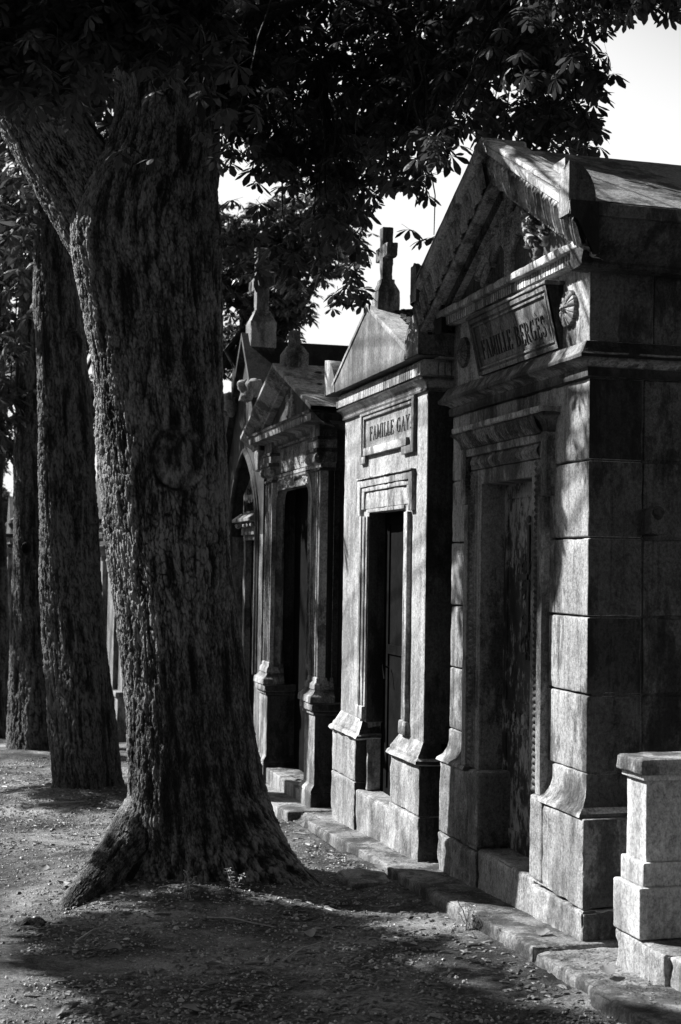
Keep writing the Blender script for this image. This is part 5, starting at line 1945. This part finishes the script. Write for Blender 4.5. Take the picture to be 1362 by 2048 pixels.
for i, (u, v) in enumerate(spots):
    r = FW+RT*(u-681.)/2844.-UP*(v-1024.)/2844.
    t = 4.
    for _ in range(60):
        p = r*t
        e = p[2]-float(gz(p[0], p[1]))
        t += e*4
        if t < 1:
            break
    if len(protos) < 6:
        o = dry_leaf_mesh(i).build('dry_leaf', 'dry', smooth=60)
        protos.append(o)
    else:
        o = protos[i % 6].copy()
        COL.objects.link(o)
    o.location = (p[0], p[1], float(gz(p[0], p[1]))+.004)
    o.rotation_euler = (rr.uniform(-.3, .3), rr.uniform(-.3, .3), rr.uniform(0, 6.28))
    k = rr.uniform(.7, 1.35)
    o.scale = (k, k, k)
    tag(o, 'small curled dry leaf fallen on the trodden dirt', 'leaf', 'dry leaves fallen on the lane')
# leaves on the stone: kerb, steps and roof
for (x, y, z, lab, sc_, cat) in ((2.82, 6.55, kz(6.55)+.005, 'large curled dry leaf on the kerb in front of the near tomb corner', 1.3, 'leaf'),
                            (2.78, 5.75, kz(5.75)+.005, 'pale dry leaf on the kerb in front of the bright pillar', 1.3, 'leaf'),
                            (3.02, 12.75, -1.925, 'dry leaf heaped on the doorstep of the fluted tomb', 1.8, 'leaf')):
    o = protos[1].copy()
    COL.objects.link(o)
    o.location = (x, y, z)
    o.scale = (sc_,)*3
    o.rotation_euler = (.1, .15, rr.uniform(0, 6))
    tag(o, lab, cat)

def twig(pts, r, label):
    mb = MB()
    mb.tube(pts, list(np.linspace(r, r*.4, len(pts))), 6)
    tag(mb.build('fallen_twig', 'twig', smooth=60), label, 'twig')
M['twig'] = plain('bare_twig', .30, .8, .4, 40)
def G(x, y, h=.012):
    return (x, y, float(gz(x, y))+h)
twig([G(1.36, 7.75), G(1.48, 7.66, .03), G(1.58, 7.56, .018), G(1.68, 7.47)], .007, 'pale bent twig lying in the dirt before the big trunk')
twig([G(.62, 7.35), G(.72, 7.5, .025), G(.84, 7.62)], .006, 'thin twig beside the root at lower left')
twig([G(.75, 13.0), G(.92, 12.95, .03), G(1.15, 13.05)], .012, 'dark stick on the dirt by the second trunk')
twig([G(1.55, 6.75), G(1.70, 6.95, .02), G(1.85, 7.1)], .005, 'small dark twig in the middle of the foreground')

def weed(name, cx, cy, z, n, h, label, seed):
    R = thing(name, label, 'weed', (cx, cy, z))
    rr = random.Random(seed)
    st = MB()
    lf = MB()
    for i in range(n):
        a = rr.uniform(0, 6.28)
        tip = np.array([cx+math.cos(a)*h*.45*rr.random(), cy+math.sin(a)*h*.45*rr.random(), z+h*rr.uniform(.5, 1)])
        P = curve_pts((cx+rr.gauss(0, .012), cy+rr.gauss(0, .012), z), tip, .02, 6, rr, .003)
        st.tube(P, [.0022]*6, 4)
        for p in P[1:]:
            for s in (0, 1):
                b = rr.uniform(0, 6.28)
                L = rr.uniform(.014, .03)
                d = np.array([math.cos(b), math.sin(b), rr.uniform(-.2, .5)])
                sd = np.array([-math.sin(b), math.cos(b), 0])*L*.24
                lf.add([p, p+d*L*.5+sd, p+d*L, p+d*L*.5-sd], [(0, 1, 2, 3)])
    st.build('stem', 'weed', R, smooth=60)
    lf.build('foliage', 'weed', R, smooth=0)
weed('weed', 2.62, 7.1, float(gz(2.6, 7.1)), 7, .17, 'thin weed with tiny pale leaves growing at the kerb in front of the near tomb', 3)
weed('weed', 1.33, 8.28, float(gz(1.33, 8.28)), 7, .16, 'scrubby weed at the foot of the big trunk', 4)
weed('weed', 1.62, 8.35, float(gz(1.62, 8.35)), 6, .15, 'second scrubby weed right of centre at the foot of the big trunk', 5)
